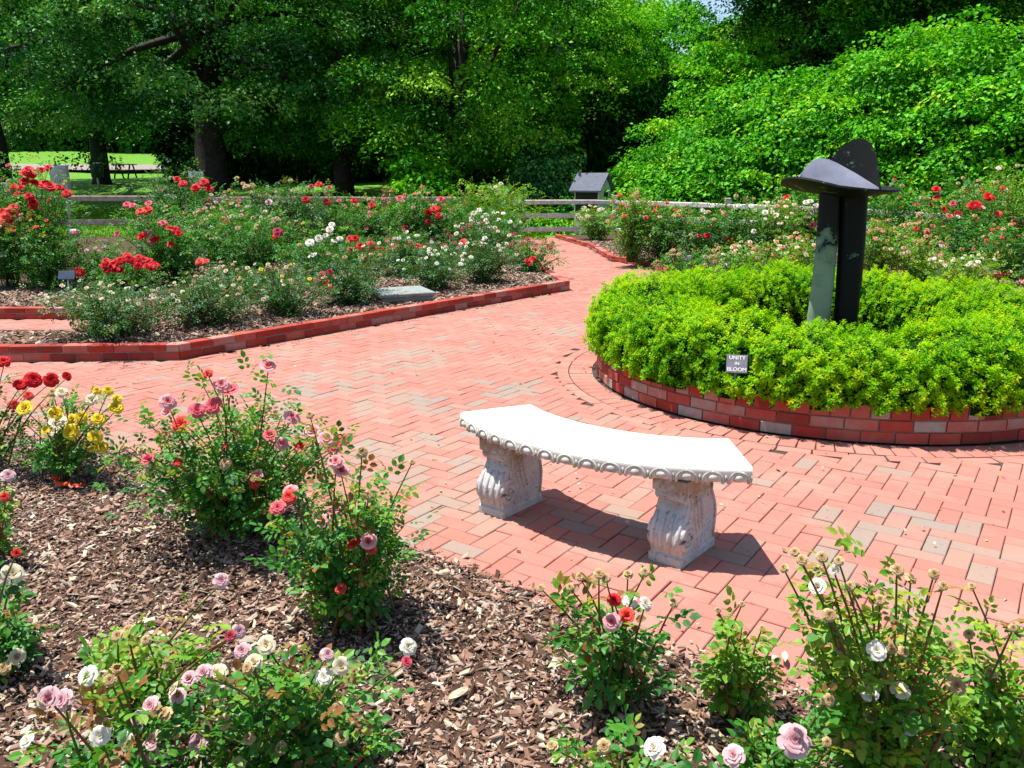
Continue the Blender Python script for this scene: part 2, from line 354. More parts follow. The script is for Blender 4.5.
# paving: joint bed + real herringbone pavers
mb = MB(); mb.grid([[(-18, -4, -.012), (-18, 25, -.012)], [(18, -4, -.012), (18, 25, -.012)]])
props(mb.build("path", M['joint']), "dark sand bed under the brick paving", "path", kind="structure")
TH = math.radians(55.5); ct, st_ = math.cos(TH), math.sin(TH); W = .1
ii, jj = np.meshgrid(np.arange(-260, 330), np.arange(-260, 330), indexing='ij')
cls = (ii - jj) % 4
cen, horiz = [], []
h = cls == 0; cen.append(np.c_[ii[h] + 1, jj[h] + .5]); horiz.append(np.ones(h.sum(), bool))
h = cls == 3; cen.append(np.c_[ii[h] + .5, jj[h] + 1]); horiz.append(np.zeros(h.sum(), bool))
C2 = np.concatenate(cen) * W; HZ = np.concatenate(horiz)
P2 = np.c_[C2[:, 0] * ct - C2[:, 1] * st_, C2[:, 0] * st_ + C2[:, 1] * ct] + [0.47, 3.35]
keep = (P2[:, 1] > 1.2) & (P2[:, 1] < 24.9) & (P2[:, 0] > -9) & (P2[:, 0] < 11)
keep &= np.hypot(*(P2 - RC).T) > RR + .32
keep &= ~poly_inside(P2 + [0, .0], BED_RIGHT)
bl = poly_inside(P2, BED_LEFT); keep &= ~bl
nb = poly_inside(P2 - [.02, .03], BED_NEAR); keep &= ~nb
keep &= (np.abs(P2[:, 0]) < np.abs(P2[:, 1]) * .72 + 1.5)
P2, HZ = P2[keep], HZ[keep]; n = len(P2)
hl, hw, bv = .0985, .0485, .0035
tv = []
for z, i in ((-.03, 0), (-bv, 0), (0, bv)): tv += [[-hl + i, -hw + i, z], [hl - i, -hw + i, z], [hl - i, hw - i, z], [-hl + i, hw - i, z]]
tv = np.array(tv); tf = [(8, 9, 10, 11)]
for k in range(2):
    for j in range(4): tf.append((k * 4 + j, k * 4 + (j + 1) % 4, k * 4 + 4 + (j + 1) % 4, k * 4 + 4 + j))
tf = np.array(tf)
ang = np.where(HZ, TH, TH + math.pi / 2) + R.normal(0, .008, n)
ca, sa = np.cos(ang), np.sin(ang)
tilt = R.normal(0, .008, (n, 2)); dz = R.normal(0, .0012, n)
sx = 1 - np.abs(R.normal(0, .006, n))
V = np.empty((n, 12, 3))
V[..., 0] = P2[:, None, 0] + sx[:, None] * (tv[None, :, 0] * ca[:, None] - tv[None, :, 1] * sa[:, None])
V[..., 1] = P2[:, None, 1] + sx[:, None] * (tv[None, :, 0] * sa[:, None] + tv[None, :, 1] * ca[:, None])
V[..., 2] = tv[None, :, 2] + dz[:, None] + tv[None, :, 0] * tilt[:, 0:1] + tv[None, :, 1] * tilt[:, 1:2]
F = (np.arange(n) * 12)[:, None, None] + tf[None]
tn = R.random(n) * .62
g = R.random(n) < .08; tn[g] = R.uniform(.7, 1, g.sum())
# a few worn grey patches cover neighbouring pavers
for cx, cy, rr in [(2.05, 3.3, .26), (1.6, 3.45, .32), (2.1, 3.75, .2), (-.6, 4.7, .45), (-.75, 5.9, .5), (-1.4, 6.6, .5), (.05, 6.4, .35), (-.2, 3.9, .3), (.5, 3.75, .25), (2.5, 3.0, .3), (-1.9, 5.9, .4), (.9, 9.0, .5), (1.0, 4.4, .3), (-1.0, 7.4, .4)]:
    q = (np.hypot(P2[:, 0] - cx, P2[:, 1] - cy) < rr) & (R.random(n) < .62); tn[q] = R.uniform(.72, 1, q.sum())
me = fast_mesh("brick_path", V.reshape(-1, 3), F.reshape(-1, 4), M['paver'], np.repeat(tn, 9))
props(link("brick_path", me), "pink herringbone brick path with worn grey pavers", "path", kind="structure")
# border course of pavers round the ring
mb = MB(); nb_ = 118
for k in range(nb_):
    a = 2 * math.pi * k / nb_; r = RR + .135
    mb.box((RC[0] + r * math.cos(a), RC[1] + r * math.sin(a), -.0155 + random.gauss(0, .001)), (.2, .103, .03), a, 0, random.random() * .7, .003)
for k in range(66):
    a = 2 * math.pi * k / 66; r = RR + .29
    mb.box((RC[0] + r * math.cos(a), RC[1] + r * math.sin(a), -.0165 + random.gauss(0, .001)), (.095, .2, .03), a, 0, random.random() * .8, .003)
props(mb.build("ring_paving", M['paver']), "curved paver course laid around the brick ring", "path", kind="structure")

# ------------------------------------------------------------------ mulch beds
def inset_tri_fill(name, poly, z, mat, label):
    import bmesh
    bm = bmesh.new()
    for piece in (poly if isinstance(poly[0][0], (tuple, list)) else [poly]):
        f = bm.faces.new([bm.verts.new((x, y, z)) for x, y in piece]); bmesh.ops.triangulate(bm, faces=[f])
    for q in bm.faces:
        q.normal_update()
        if q.normal.z < 0: q.normal_flip()
    me = bpy.data.meshes.new(name); bm.to_mesh(me); bm.free(); me.materials.append(mat)
    return props(link(name, me), label, "mulch bed", kind="structure")
inset_tri_fill("ground", BED_NEAR, .006, M['mulch_sheet'], "dark soil of the near rose bed")
yA = A0[1] + (A1[1] - A0[1]) * (NOTCH_X - A0[0]) / (A1[0] - A0[0])
inset_tri_fill("ground", [[A0, (NOTCH_X, yA), (NOTCH_X, NOTCH_Y0), (-16, NOTCH_Y0)], [(NOTCH_X, yA), A1, A2, A3, A4, (NOTCH_X, 23.2)], [(NOTCH_X, NOTCH_Y1), (NOTCH_X, 23.2), (-16, 23.2), (-16, NOTCH_Y1)]], .115, M['mulch_sheet'], "dark soil of the raised left rose bed")
inset_tri_fill("ground", BED_RIGHT, .085, M['mulch_sheet'], "dark soil of the right rose bed")
def chips(n, box, poly, z, smin, smax, thick, lift):
    P = np.c_[R.uniform(box[0], box[1], n), R.uniform(box[2], box[3], n)]
    return P
def chip_mesh(P, z0, s, w, lift, tilt, thick):
    n = len(P)
    O = np.c_[P, z0 + np.abs(R.normal(0, lift, n))]
    a = R.uniform(0, 2 * math.pi, n); X = np.c_[np.cos(a), np.sin(a), R.normal(0, tilt, n)]
    Nn = np.c_[R.normal(0, tilt, n), R.normal(0, tilt, n), np.ones(n)]
    T = (CHIP[0] * [1, 1, thick], CHIP[1])
    return scatter(T, O, X, Nn, s, w)
n = 220000; P = np.c_[R.uniform(-4.6, 2.6, n), R.uniform(1.0, 5.4, n)]
edge = R.normal(0, .035, (n, 2)) - [.03, .05]; P = P[poly_inside(P + edge, BED_NEAR)]
P = P[np.abs(P[:, 0]) < P[:, 1] * .75 + .6]; n = len(P)
s = R.gamma(2.4, .0074, n).clip(.006, .07)
V, F = chip_mesh(P, .004, s, R.uniform(.22, .75, n), .008, .38, .10)
t = R.beta(1.5, 1.75, n); q = R.random(n) < .025; t[q] = R.uniform(.85, 1, q.sum())
me = fast_mesh("mulch", V, F, M['chip'], np.repeat(t, len(CHIP[1])))
props(link("mulch", me), "brown shredded bark mulch covering the near rose bed", "mulch", kind="stuff")
def far_chips(poly, box, n, z, lab, ins=.15):
    P = np.c_[R.uniform(box[0], box[1], n), R.uniform(box[2], box[3], n)]
    ok = poly_inside(P, poly)
    for d in ((ins, 0), (-ins, 0), (0, ins), (0, -ins)): ok &= poly_inside(P + d, poly)
    P = P[ok]; n = len(P)
    V, F = chip_mesh(P, z, R.gamma(3, .014, n).clip(.015, .11), R.uniform(.3, .8, n), .012, .35, .14)
    me = fast_mesh("mulch", V, F, M['chip'], np.repeat(R.beta(2.0, 2.4, n), len(CHIP[1])))
    props(link("mulch", me), lab, "mulch", kind="stuff")
far_chips(BED_LEFT, (-7, 1, 7, 15), 60000, .117, "bark mulch inside the raised left bed", .17)
far_chips(BED_RIGHT, (1, 9, 12.9, 22), 26000, .087, "bark mulch inside the right bed", .1)

# ------------------------------------------------------------------ brick walls and edgings
def wall_bricks(mb, pts, z0, courses, bh, bl, wid, header_top=False, closed=False):
    """bricks laid along a polyline; pts in world XY, wall lies to the left of the travel direction"""
    P = [np.array(p, float) for p in pts]
    for s in range(len(P) - 1):
        a, b = P[s], P[s + 1]; d = b - a; L = np.linalg.norm(d); d = d / L; nrm2 = np.array([-d[1], d[0]]); rz = math.atan2(d[1], d[0])
        c0 = (a + b) / 2 + nrm2 * wid / 2
        H = courses * bh
        mb.box((c0[0], c0[1], z0 + H / 2 - .006), (L - .012, wid - .014, H - .006), rz, 1, .5)
        for k in range(courses):
            l = bl; nb = max(1, int(round(L / l))); step = L / nb; off = step / 2 if k % 2 else 0
            x = -off
            while x < L - 1e-6:
                x0, x1 = max(0, x), min(L, x + step)
                if x1 - x0 > .03:
                    c = a + d * (x0 + x1) / 2 + nrm2 * wid / 2
                    mb.box((c[0], c[1], z0 + bh * (k + .5) + random.gauss(0, .0012)), (x1 - x0 - .011, wid + random.gauss(0, .003), bh - .010), rz + random.gauss(0, .004), 0, random.random() * .8, .004)
                x += step
mb = MB(); wall_bricks(mb, [A0, A1, A2, A3, A4], 0, 2, .076, .235, .12)
o = mb.build("brick_edging", [M['brick'], M['mortar']]); props(o, "long low red brick edging two courses high around the left rose bed", "brick edging")
mb = MB(); wall_bricks(mb, [(-16, NOTCH_Y1 - .0), (NOTCH_X, NOTCH_Y1)], 0, 2, .07, .235, .12)
o = mb.build("brick_edging", [M['brick'], M['mortar']]); props(o, "short red brick edging facing the side path at the left frame edge", "brick edging")
mb = MB(); wall_bricks(mb, RE, 0, 2, .055, .235, .14)
o = mb.build("brick_edging", [M['brick'], M['mortar']]); props(o, "faded red stepped brick edging along the right rose bed behind the hedge", "brick edging")

# ring wall: three courses of curved bricks
mb = MB(); nseg = 96
for r0, r1, z1 in ((RR - .15, RR - .012, .225),):
    an = np.linspace(0, 2 * math.pi, nseg + 1)
    prof = [(r0, 0), (r0, z1), (r1, z1), (r1, 0)]
    V = [[(RC[0] + r * math.cos(a), RC[1] + r * math.sin(a), z) for r, z in prof] for a in an]
    mb.grid(V, 1, .5, False)
def curved_brick(mb, a0, a1, r0, r1, z0, z1, t):
    k = 3; b = .004; V = []
    for a in np.linspace(a0, a1, k):
        V.append([(RC[0] + r * math.cos(a), RC[1] + r * math.sin(a), z) for r, z in ((r0, z0), (r1 - b, z0), (r1, z0 + b), (r1, z1 - b), (r1 - b, z1), (r0 + b, z1), (r0, z1 - b))])
    V = np.array(V); n = V.shape[1]; f = []
    for i in range(k - 1):
        for j in range(n): f.append((i * n + j, (i + 1) * n + j, (i + 1) * n + (j + 1) % n, i * n + (j + 1) % n))
    f.append(tuple(range(n))); f.append(tuple((k - 1) * n + j for j in range(n))[::-1])
    mb.add(V.reshape(-1, 3), f, 0, t)
for c, (z0, z1, L, j) in enumerate([(0, .072, .205, 0), (.08, .150, .205, .5), (.158, .243, .118, 0)]):
    nbk = int(2 * math.pi * RR / L); da = 2 * math.pi / nbk
    for k in range(nbk):
        a0 = (k + j) * da; g = .011 / RR; rr = RR + random.gauss(0, .003) + (.004 if c == 2 else 0)
        t = random.random() ** .7 if c < 2 else random.random() * .85
        curved_brick(mb, a0 + g / 2, a0 + da - g / 2, RR - .14, rr, z0, z1, t)
o = mb.build("brick_ring_wall", [M['brick'], M['mortar']]); props(o, "round low red brick wall holding the clipped hedge and sculpture", "brick wall")
mb = MB(); an = np.linspace(0, 2 * math.pi, 65)
mb.grid([[(RC[0] + r * math.cos(a), RC[1] + r * math.sin(a), .19) for r in (0.001, RR - .145)] for a in an])
props(mb.build("ground", M['mulch_sheet']), "dark soil inside the brick ring", "soil", kind="structure")

# ------------------------------------------------------------------ hedge ring
PLATE_POS = AT(737, 364, 5.27)
def hedge():
    prof = []   # closed section (r, z) of the hedge, lumpy
    root = empty("round_hedge", (RC[0], RC[1], .19), "bright lime green clipped hedge growing in a ring around the sculpture", "hedge")
    RI, RO, ZT = .97, 1.99, .475
    def surf(a, u):
        """u 0..1 from inner foot over the top to the outer foot"""
        lump = .03 * np.sin(a * 5 + 1) + .025 * np.sin(a * 11 + 2.2 + u * 3) + .025 * np.sin(a * 23 + u * 9) + .025 * np.sin(a * 37 - u * 15)
        th = math.pi * (1 - u)
        cx, hx = (RI + RO) / 2, (RO - RI) / 2
        c, s_ = np.cos(th), np.sin(th)
        r = cx + (hx + lump * .6) * np.sign(c) * np.abs(c) ** .55
        z = (ZT + lump + .06 * np.sin(a)) * np.abs(s_) ** .5 
        return r, z
    a = np.linspace(0, 2 * math.pi, 150); u = np.linspace(0, 1, 26)
    A, U = np.meshgrid(a, u, indexing='ij'); r, z = surf(A, U)
    rm = (RI + RO) / 2; r = rm + (r - rm) * .87; z = np.maximum(z, .0) * .84
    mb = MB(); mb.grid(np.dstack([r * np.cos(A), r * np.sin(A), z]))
    mb.build("shade_core", leaf_mat("hedge_core_shade", [(0, (.01, .035, .006)), (1, (.012, .04, .006))], .1, 0), root)  # added dark shell blocks light and paints shade between the leaves
    ns = 36000
    aa = R.uniform(0, 2 * math.pi, ns); uu = R.beta(1.0, .62, ns)
    r, z = surf(aa, uu)
    e = 1e-3; r2, z2 = surf(aa, np.minimum(uu + e, 1)); tr, tz_ = r2 - r, z2 - z
    ln = np.hypot(tr, tz_) + 1e-9; nr, nz = -tz_ / ln, tr / ln
    bumpy = .046 * np.sin(aa * 61 + uu * 5) * np.sin(uu * 41 + aa * 17) + .02 * np.sin(aa * 103 - uu * 29)
    dep = np.abs(R.normal(0, .030, ns)) - bumpy
    rr = r - nr * dep; zz = np.maximum(z - nz * dep, .035 + R.normal(0, .012, ns))
    C0 = np.c_[rr * np.cos(aa), rr * np.sin(aa), zz]
    pd = C0 + [RC[0], RC[1], .19] - PLATE_POS
    kp = ~((np.abs(pd[:, 0] + .015) < .105) & (pd[:, 1] < .07) & (pd[:, 2] > -.085) & (pd[:, 2] < .15)); C0, aa, uu, nr, nz = C0[kp], aa[kp], uu[kp], nr[kp], nz[kp]; ns = len(C0)
    Nrm = np.c_[nr * np.cos(aa), nr * np.sin(aa), nz]
    ax = nrm(Nrm * .7 + runit(ns) * .35 + [0, 0, .55])          # shoot direction
    q = nrm(np.cross(ax, runit(ns))); q2 = np.cross(ax, q)
    sz = R.uniform(.019, .037, ns)
    Os, Xs, Ns, Ss, Ts = [], [], [], [], []
    patch = np.clip(.45 + .22 * np.sin(aa * 7 + 3 * uu) * np.sin(uu * 9 + aa * 3) + R.normal(0, .27, ns), 0, 1)
    for k in range(6):
        ph = k * 2.4 + R.normal(0, .25, ns); up = .18 + .11 * k
        d = np.cos(ph)[:, None] * q + np.sin(ph)[:, None] * q2 + ax * (up + R.normal(0, .12, ns))[:, None]
        Os.append(C0 + ax * (.005 * k)); Xs.append(d); Ns.append(ax + runit(ns) * .2 - d * .3); Ss.append(sz * (1.05 - .09 * k)); Ts.append(np.clip(patch + .055 * (k - 2) + R.normal(0, .07, ns), 0, 1))
    # inner twigs' older, darker leaves
    V, F = scatter(LEAF2, np.concatenate(Os), np.concatenate(Xs), np.concatenate(Ns), np.concatenate(Ss), R.uniform(.75, 1.05, 6 * ns))
    link("foliage", fast_mesh("foliage", V, F, M['hedge_leaf'], np.repeat(np.concatenate(Ts), 2)), root)
hedge()

# ------------------------------------------------------------------ bloom meshes
def bloom_mesh(name, mat, rows, seed, flat=1.0):
    rg = np.random.default_rng(seed); Vs, Fs, Ts, n0 = [], [], [], 0
    for (cnt, rad, ope, z0, tn) in rows:
        for k in range(cnt):
            a = 2 * math.pi * (k + rg.uniform(-.2, .2)) / cnt + rad * 5
            w = rad * rg.uniform(.75, 1.0) * 2.2 * math.sin(math.pi / max(cnt, 3)) * .95
            V = np.zeros((4, 3, 3))
            for i, u in enumerate((0, .4, .8, 1)):
                elev = ope + rg.normal(0, .05)
                rr = rad * (u ** .8) * math.sin(elev) * (1.0 if u < 1 else 1.06)
                zz = z0 + rad * flat * (u * math.cos(elev) - (.16 if u == 1 else 0) * math.sin(elev)) + rad * .12 * math.sin(u * 3)
                for j, v in enumerate((-1, 0, 1)):
                    ww = w * (.25 + .75 * math.sin(min(u, .85) * math.pi * .62)) * (.82 if u == 1 else 1) * v * .5
                    cup = rad * .10 * abs(v)
                    x, y = rr - cup * math.sin(elev), ww
                    V[i, j] = (x * math.cos(a) - y * math.sin(a), x * math.sin(a) + y * math.cos(a), zz + cup * .9 + rg.normal(0, rad * .03))
            f = [(i * 3 + j, (i + 1) * 3 + j, (i + 1) * 3 + j + 1, i * 3 + j + 1) for i in range(3) for j in range(2)]
            Vs.append(V.reshape(-1, 3)); Fs.append(np.array(f) + n0); n0 += 12
            Ts += [np.clip(tn + rg.normal(0, .12), 0, 1)] * 6
    me = fast_mesh(name, np.concatenate(Vs), np.concatenate(Fs), mat, np.array(Ts), smooth=True)
    return me
BLOOM = {}
for c, m in PET.items():
    for v in range(3):
        if c == 'spent': rows = [(6, 1.0, 1.45 + .12 * v, 0, 1), (7, .85, 1.15, .10, .8), (6, .6, .85, .16, .4), (5, .35, .5, .22, 0), (5, .9, 2.0, -.05, .2)]
        elif c in ('white', 'cream') and v == 1: rows = [(5, 1, 1.35, 0, 1), (5, .75, 1.0, .08, .75), (4, .35, .5, .15, 0)]
        elif v == 2: rows = [(5, 1.0, 1.12, 0, 1), (5, .8, .75, .05, .7), (4, .6, .3, .1, .4), (3, .45, .12, .15, .1)]
        else: rows = [(6, 1, 1.4, 0, 1), (6, .85, 1.05, .06, .85), (5, .65, .75, .12, .6), (5, .45, .45, .18, .35), (3, .28, .2, .22, .1)]
        BLOOM[c, v] = bloom_mesh("rose_bloom", m, rows, hash((len(c), v)) % 1000 + v)

# ------------------------------------------------------------------ rose bush
def rose_bush(base, h, w, label, blooms=(), auto=(), mat='rose_leaf', near=False, canes=9, leaf=.034, nleaf=900, tint=(.45, .22), bs=.035, sparse=0.0, group=None, cat="rose bush", name="rose_bush", low=.12):
    """blooms: [(world point, colour, radius)]; auto: [(colour, count)] spread over the crown"""
    base = np.array(base, float)
    root = empty(name, base, label, cat, group)
    rg = R; ends = []
    bl = [(np.array(p) - base, c, r * (.9 if c == 'spent' else 1.1 if near else .85 if c in ('white', 'cream') else 1.0)) for p, c, r in blooms]
    for c, cnt in auto:
        for _ in range(cnt):
            a = rg.uniform(0, 2 * math.pi); q = math.sqrt(rg.random()) * .98
            p = np.array([math.cos(a) * q * w / 2, math.sin(a) * q * w / 2, h * (math.sqrt(max(0, 1 - q * q)) * .5 + .5) * rg.uniform(.86, 1.06)])
            bl.append((p, c, bs * rg.uniform(.75, 1.25)))
    stem = MB(); pts_all = []
    def cane(end, r0):
        b0 = rg.normal(0, .03 + w * .03, 3); b0[2] = 0
        mid = b0 * .45 + np.array(end) * .55; mid[:2] = b0[:2] * .6 + np.array(end)[:2] * .4 + rg.normal(0, .03, 2); mid[2] = end[2] * .58
        t = np.linspace(0, 1, 6)[:, None]
        P = (1 - t) ** 2 * b0 + 2 * t * (1 - t) * mid + t * t * np.array(end)
        stem.tube(P, np.linspace(r0, r0 * .35, 6), 4 if not near else 5, 0, rg.choice([.35, .5, .6, .95]), False)
        return P
    cn = list(bl)
    if len(cn) > canes: idx = rg.permutation(len(cn)); capped = [cn[i] for i in idx[:max(canes, len(blooms))]] if not blooms else cn
    else: capped = cn
    for p, c, r in capped: pts_all.append(cane(p - np.array([0, 0, r * .3]), .006 if near else .009))
    for _ in range(canes):
        a = rg.uniform(0, 2 * math.pi); q = math.sqrt(rg.random())
        p = np.array([math.cos(a) * q * w / 2, math.sin(a) * q * w / 2, h * (math.sqrt(max(0, 1 - q * q)) * .55 + .42) * rg.uniform(.75, 1.02)])
        pts_all.append(cane(p, .006 if near else .009))
    stem.build("canes", M['cane'], root)
    # compound leaves: leaf stalk origins along canes and off-shoots
    PA = np.concatenate([np.stack([p[int(k)] * (1 - (k % 1)) + p[min(5, int(k) + 1)] * (k % 1) for k in np.linspace(1.0, 5, 12)]) for p in pts_all])
    nl = max(20, int(nleaf * (1.2 if near else 1)) // 5)
    if near: leaf *= .80; canes = int(canes * 1.4)
    k = rg.integers(0, len(PA), nl)
    O = PA[k] + rg.normal(0, 1, (nl, 3)) * [w * .07, w * .07, h * .05] * (1 - sparse)
    O[:, 2] = np.maximum(O[:, 2], h * low + .02)
    if blooms:
        BC = np.array([p for p, c, r in bl[:len(blooms)]]); BR = np.array([r for p, c, r in bl[:len(blooms)]])
        vd = nrm(np.array([base[0], base[1], base[2] + h * .6 - CAM_H]))
        ok = np.ones(len(O), bool)
        for b_, r_ in zip(BC, BR):
            e_ = O - b_; al = e_ @ vd; pr_ = np.linalg.norm(e_ - al[:, None] * vd, axis=1)
            ok &= ~((np.linalg.norm(e_, axis=1) < 1.7 * r_ + leaf * .5) | ((pr_ < r_ * .85) & (al < 0) & (al > -.45)))
        O = O[ok]; nl = len(O)
    q = np.hypot(O[:, 0], O[:, 1]) / (w * .5)
    q2 = q > 1.12; O[q2, :2] *= (1.1 / q[q2])[:, None]
    out = np.c_[O[:, :2] / (w * .5), (O[:, 2] / h - .35) * .6]
    X = nrm(out * .9 + runit(nl) * .8 + [0, 0, .12]); Nn = nrm(np.c_[np.zeros((nl, 2)), np.ones(nl)] + runit(nl) * .5 + out * .3)
    Y = nrm(np.cross(Nn, X)); Z = np.cross(X, Y)
    s = leaf * rg.uniform(.7, 1.25, nl)
    Os, Xs, Ns, Ss = [], [], [], []
    for (ax, ay, dx, dy, sc) in ((.45, .10, .45, .9, .8), (.45, -.10, .45, -.9, .8), (1.15, .10, .55, .85, .95), (1.15, -.10, .55, -.85, .95), (1.65, 0, 1, 0, 1.12)):
        Os.append(O + s[:, None] * (ax * X + ay * Y)); Xs.append(dx * X + dy * Y - .15 * Z + runit(nl) * .12); Ns.append(Z + runit(nl) * .22); Ss.append(s * sc)
    O5, X5, N5, S5 = np.concatenate(Os), np.concatenate(Xs), np.concatenate(Ns), np.concatenate(Ss)
    T = LEAF8 if near else LEAF2
    V, F = scatter(T, O5, X5, N5, S5, rg.uniform(.95, 1.2, len(O5)))
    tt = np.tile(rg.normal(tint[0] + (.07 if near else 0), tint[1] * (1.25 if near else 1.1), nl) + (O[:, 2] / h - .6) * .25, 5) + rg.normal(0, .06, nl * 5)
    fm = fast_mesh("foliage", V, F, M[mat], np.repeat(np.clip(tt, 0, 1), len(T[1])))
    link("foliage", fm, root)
    for p, c, r in bl:
        o = link("rose_bloom", BLOOM[c, int(rg.integers(0, 3))], root, p)
        o.scale = (r, r, r * .85)
        d = Vector((p[0] / w * .8 + rg.normal(0, .25), p[1] / w * .6 - .55 + rg.normal(0, .25), .8)); o.rotation_euler = d.to_track_quat('Z', 'Y').to_euler()
        o.rotation_euler.rotate_axis('Z', rg.uniform(0, 6))
    return root

def px_bush(bx, by, hpx, wpx, label, auto=(), z=0.0, **kw):
    """bush standing where the photo shows it: ground point under pixel (bx,by), size from its pixel size"""
    b = G(bx, by, z); D = b[1]; k = D / FPX
    h = hpx * k * 1.02; w = wpx * k
    leaf = max(.030, 2.9 * k)
    if 'nleaf' not in kw: kw['nleaf'] = int(np.clip(3.3 * wpx * hpx / (.34 * (leaf / k) ** 2), 500, 12000))
    if not kw.get('near'): kw.setdefault('low', .03); kw.setdefault('canes', 16)
    kw.setdefault('leaf', leaf); kw.setdefault('bs', max(.022, 2.1 * k))
    return rose_bush(b, h, w, label, auto=auto, **kw)
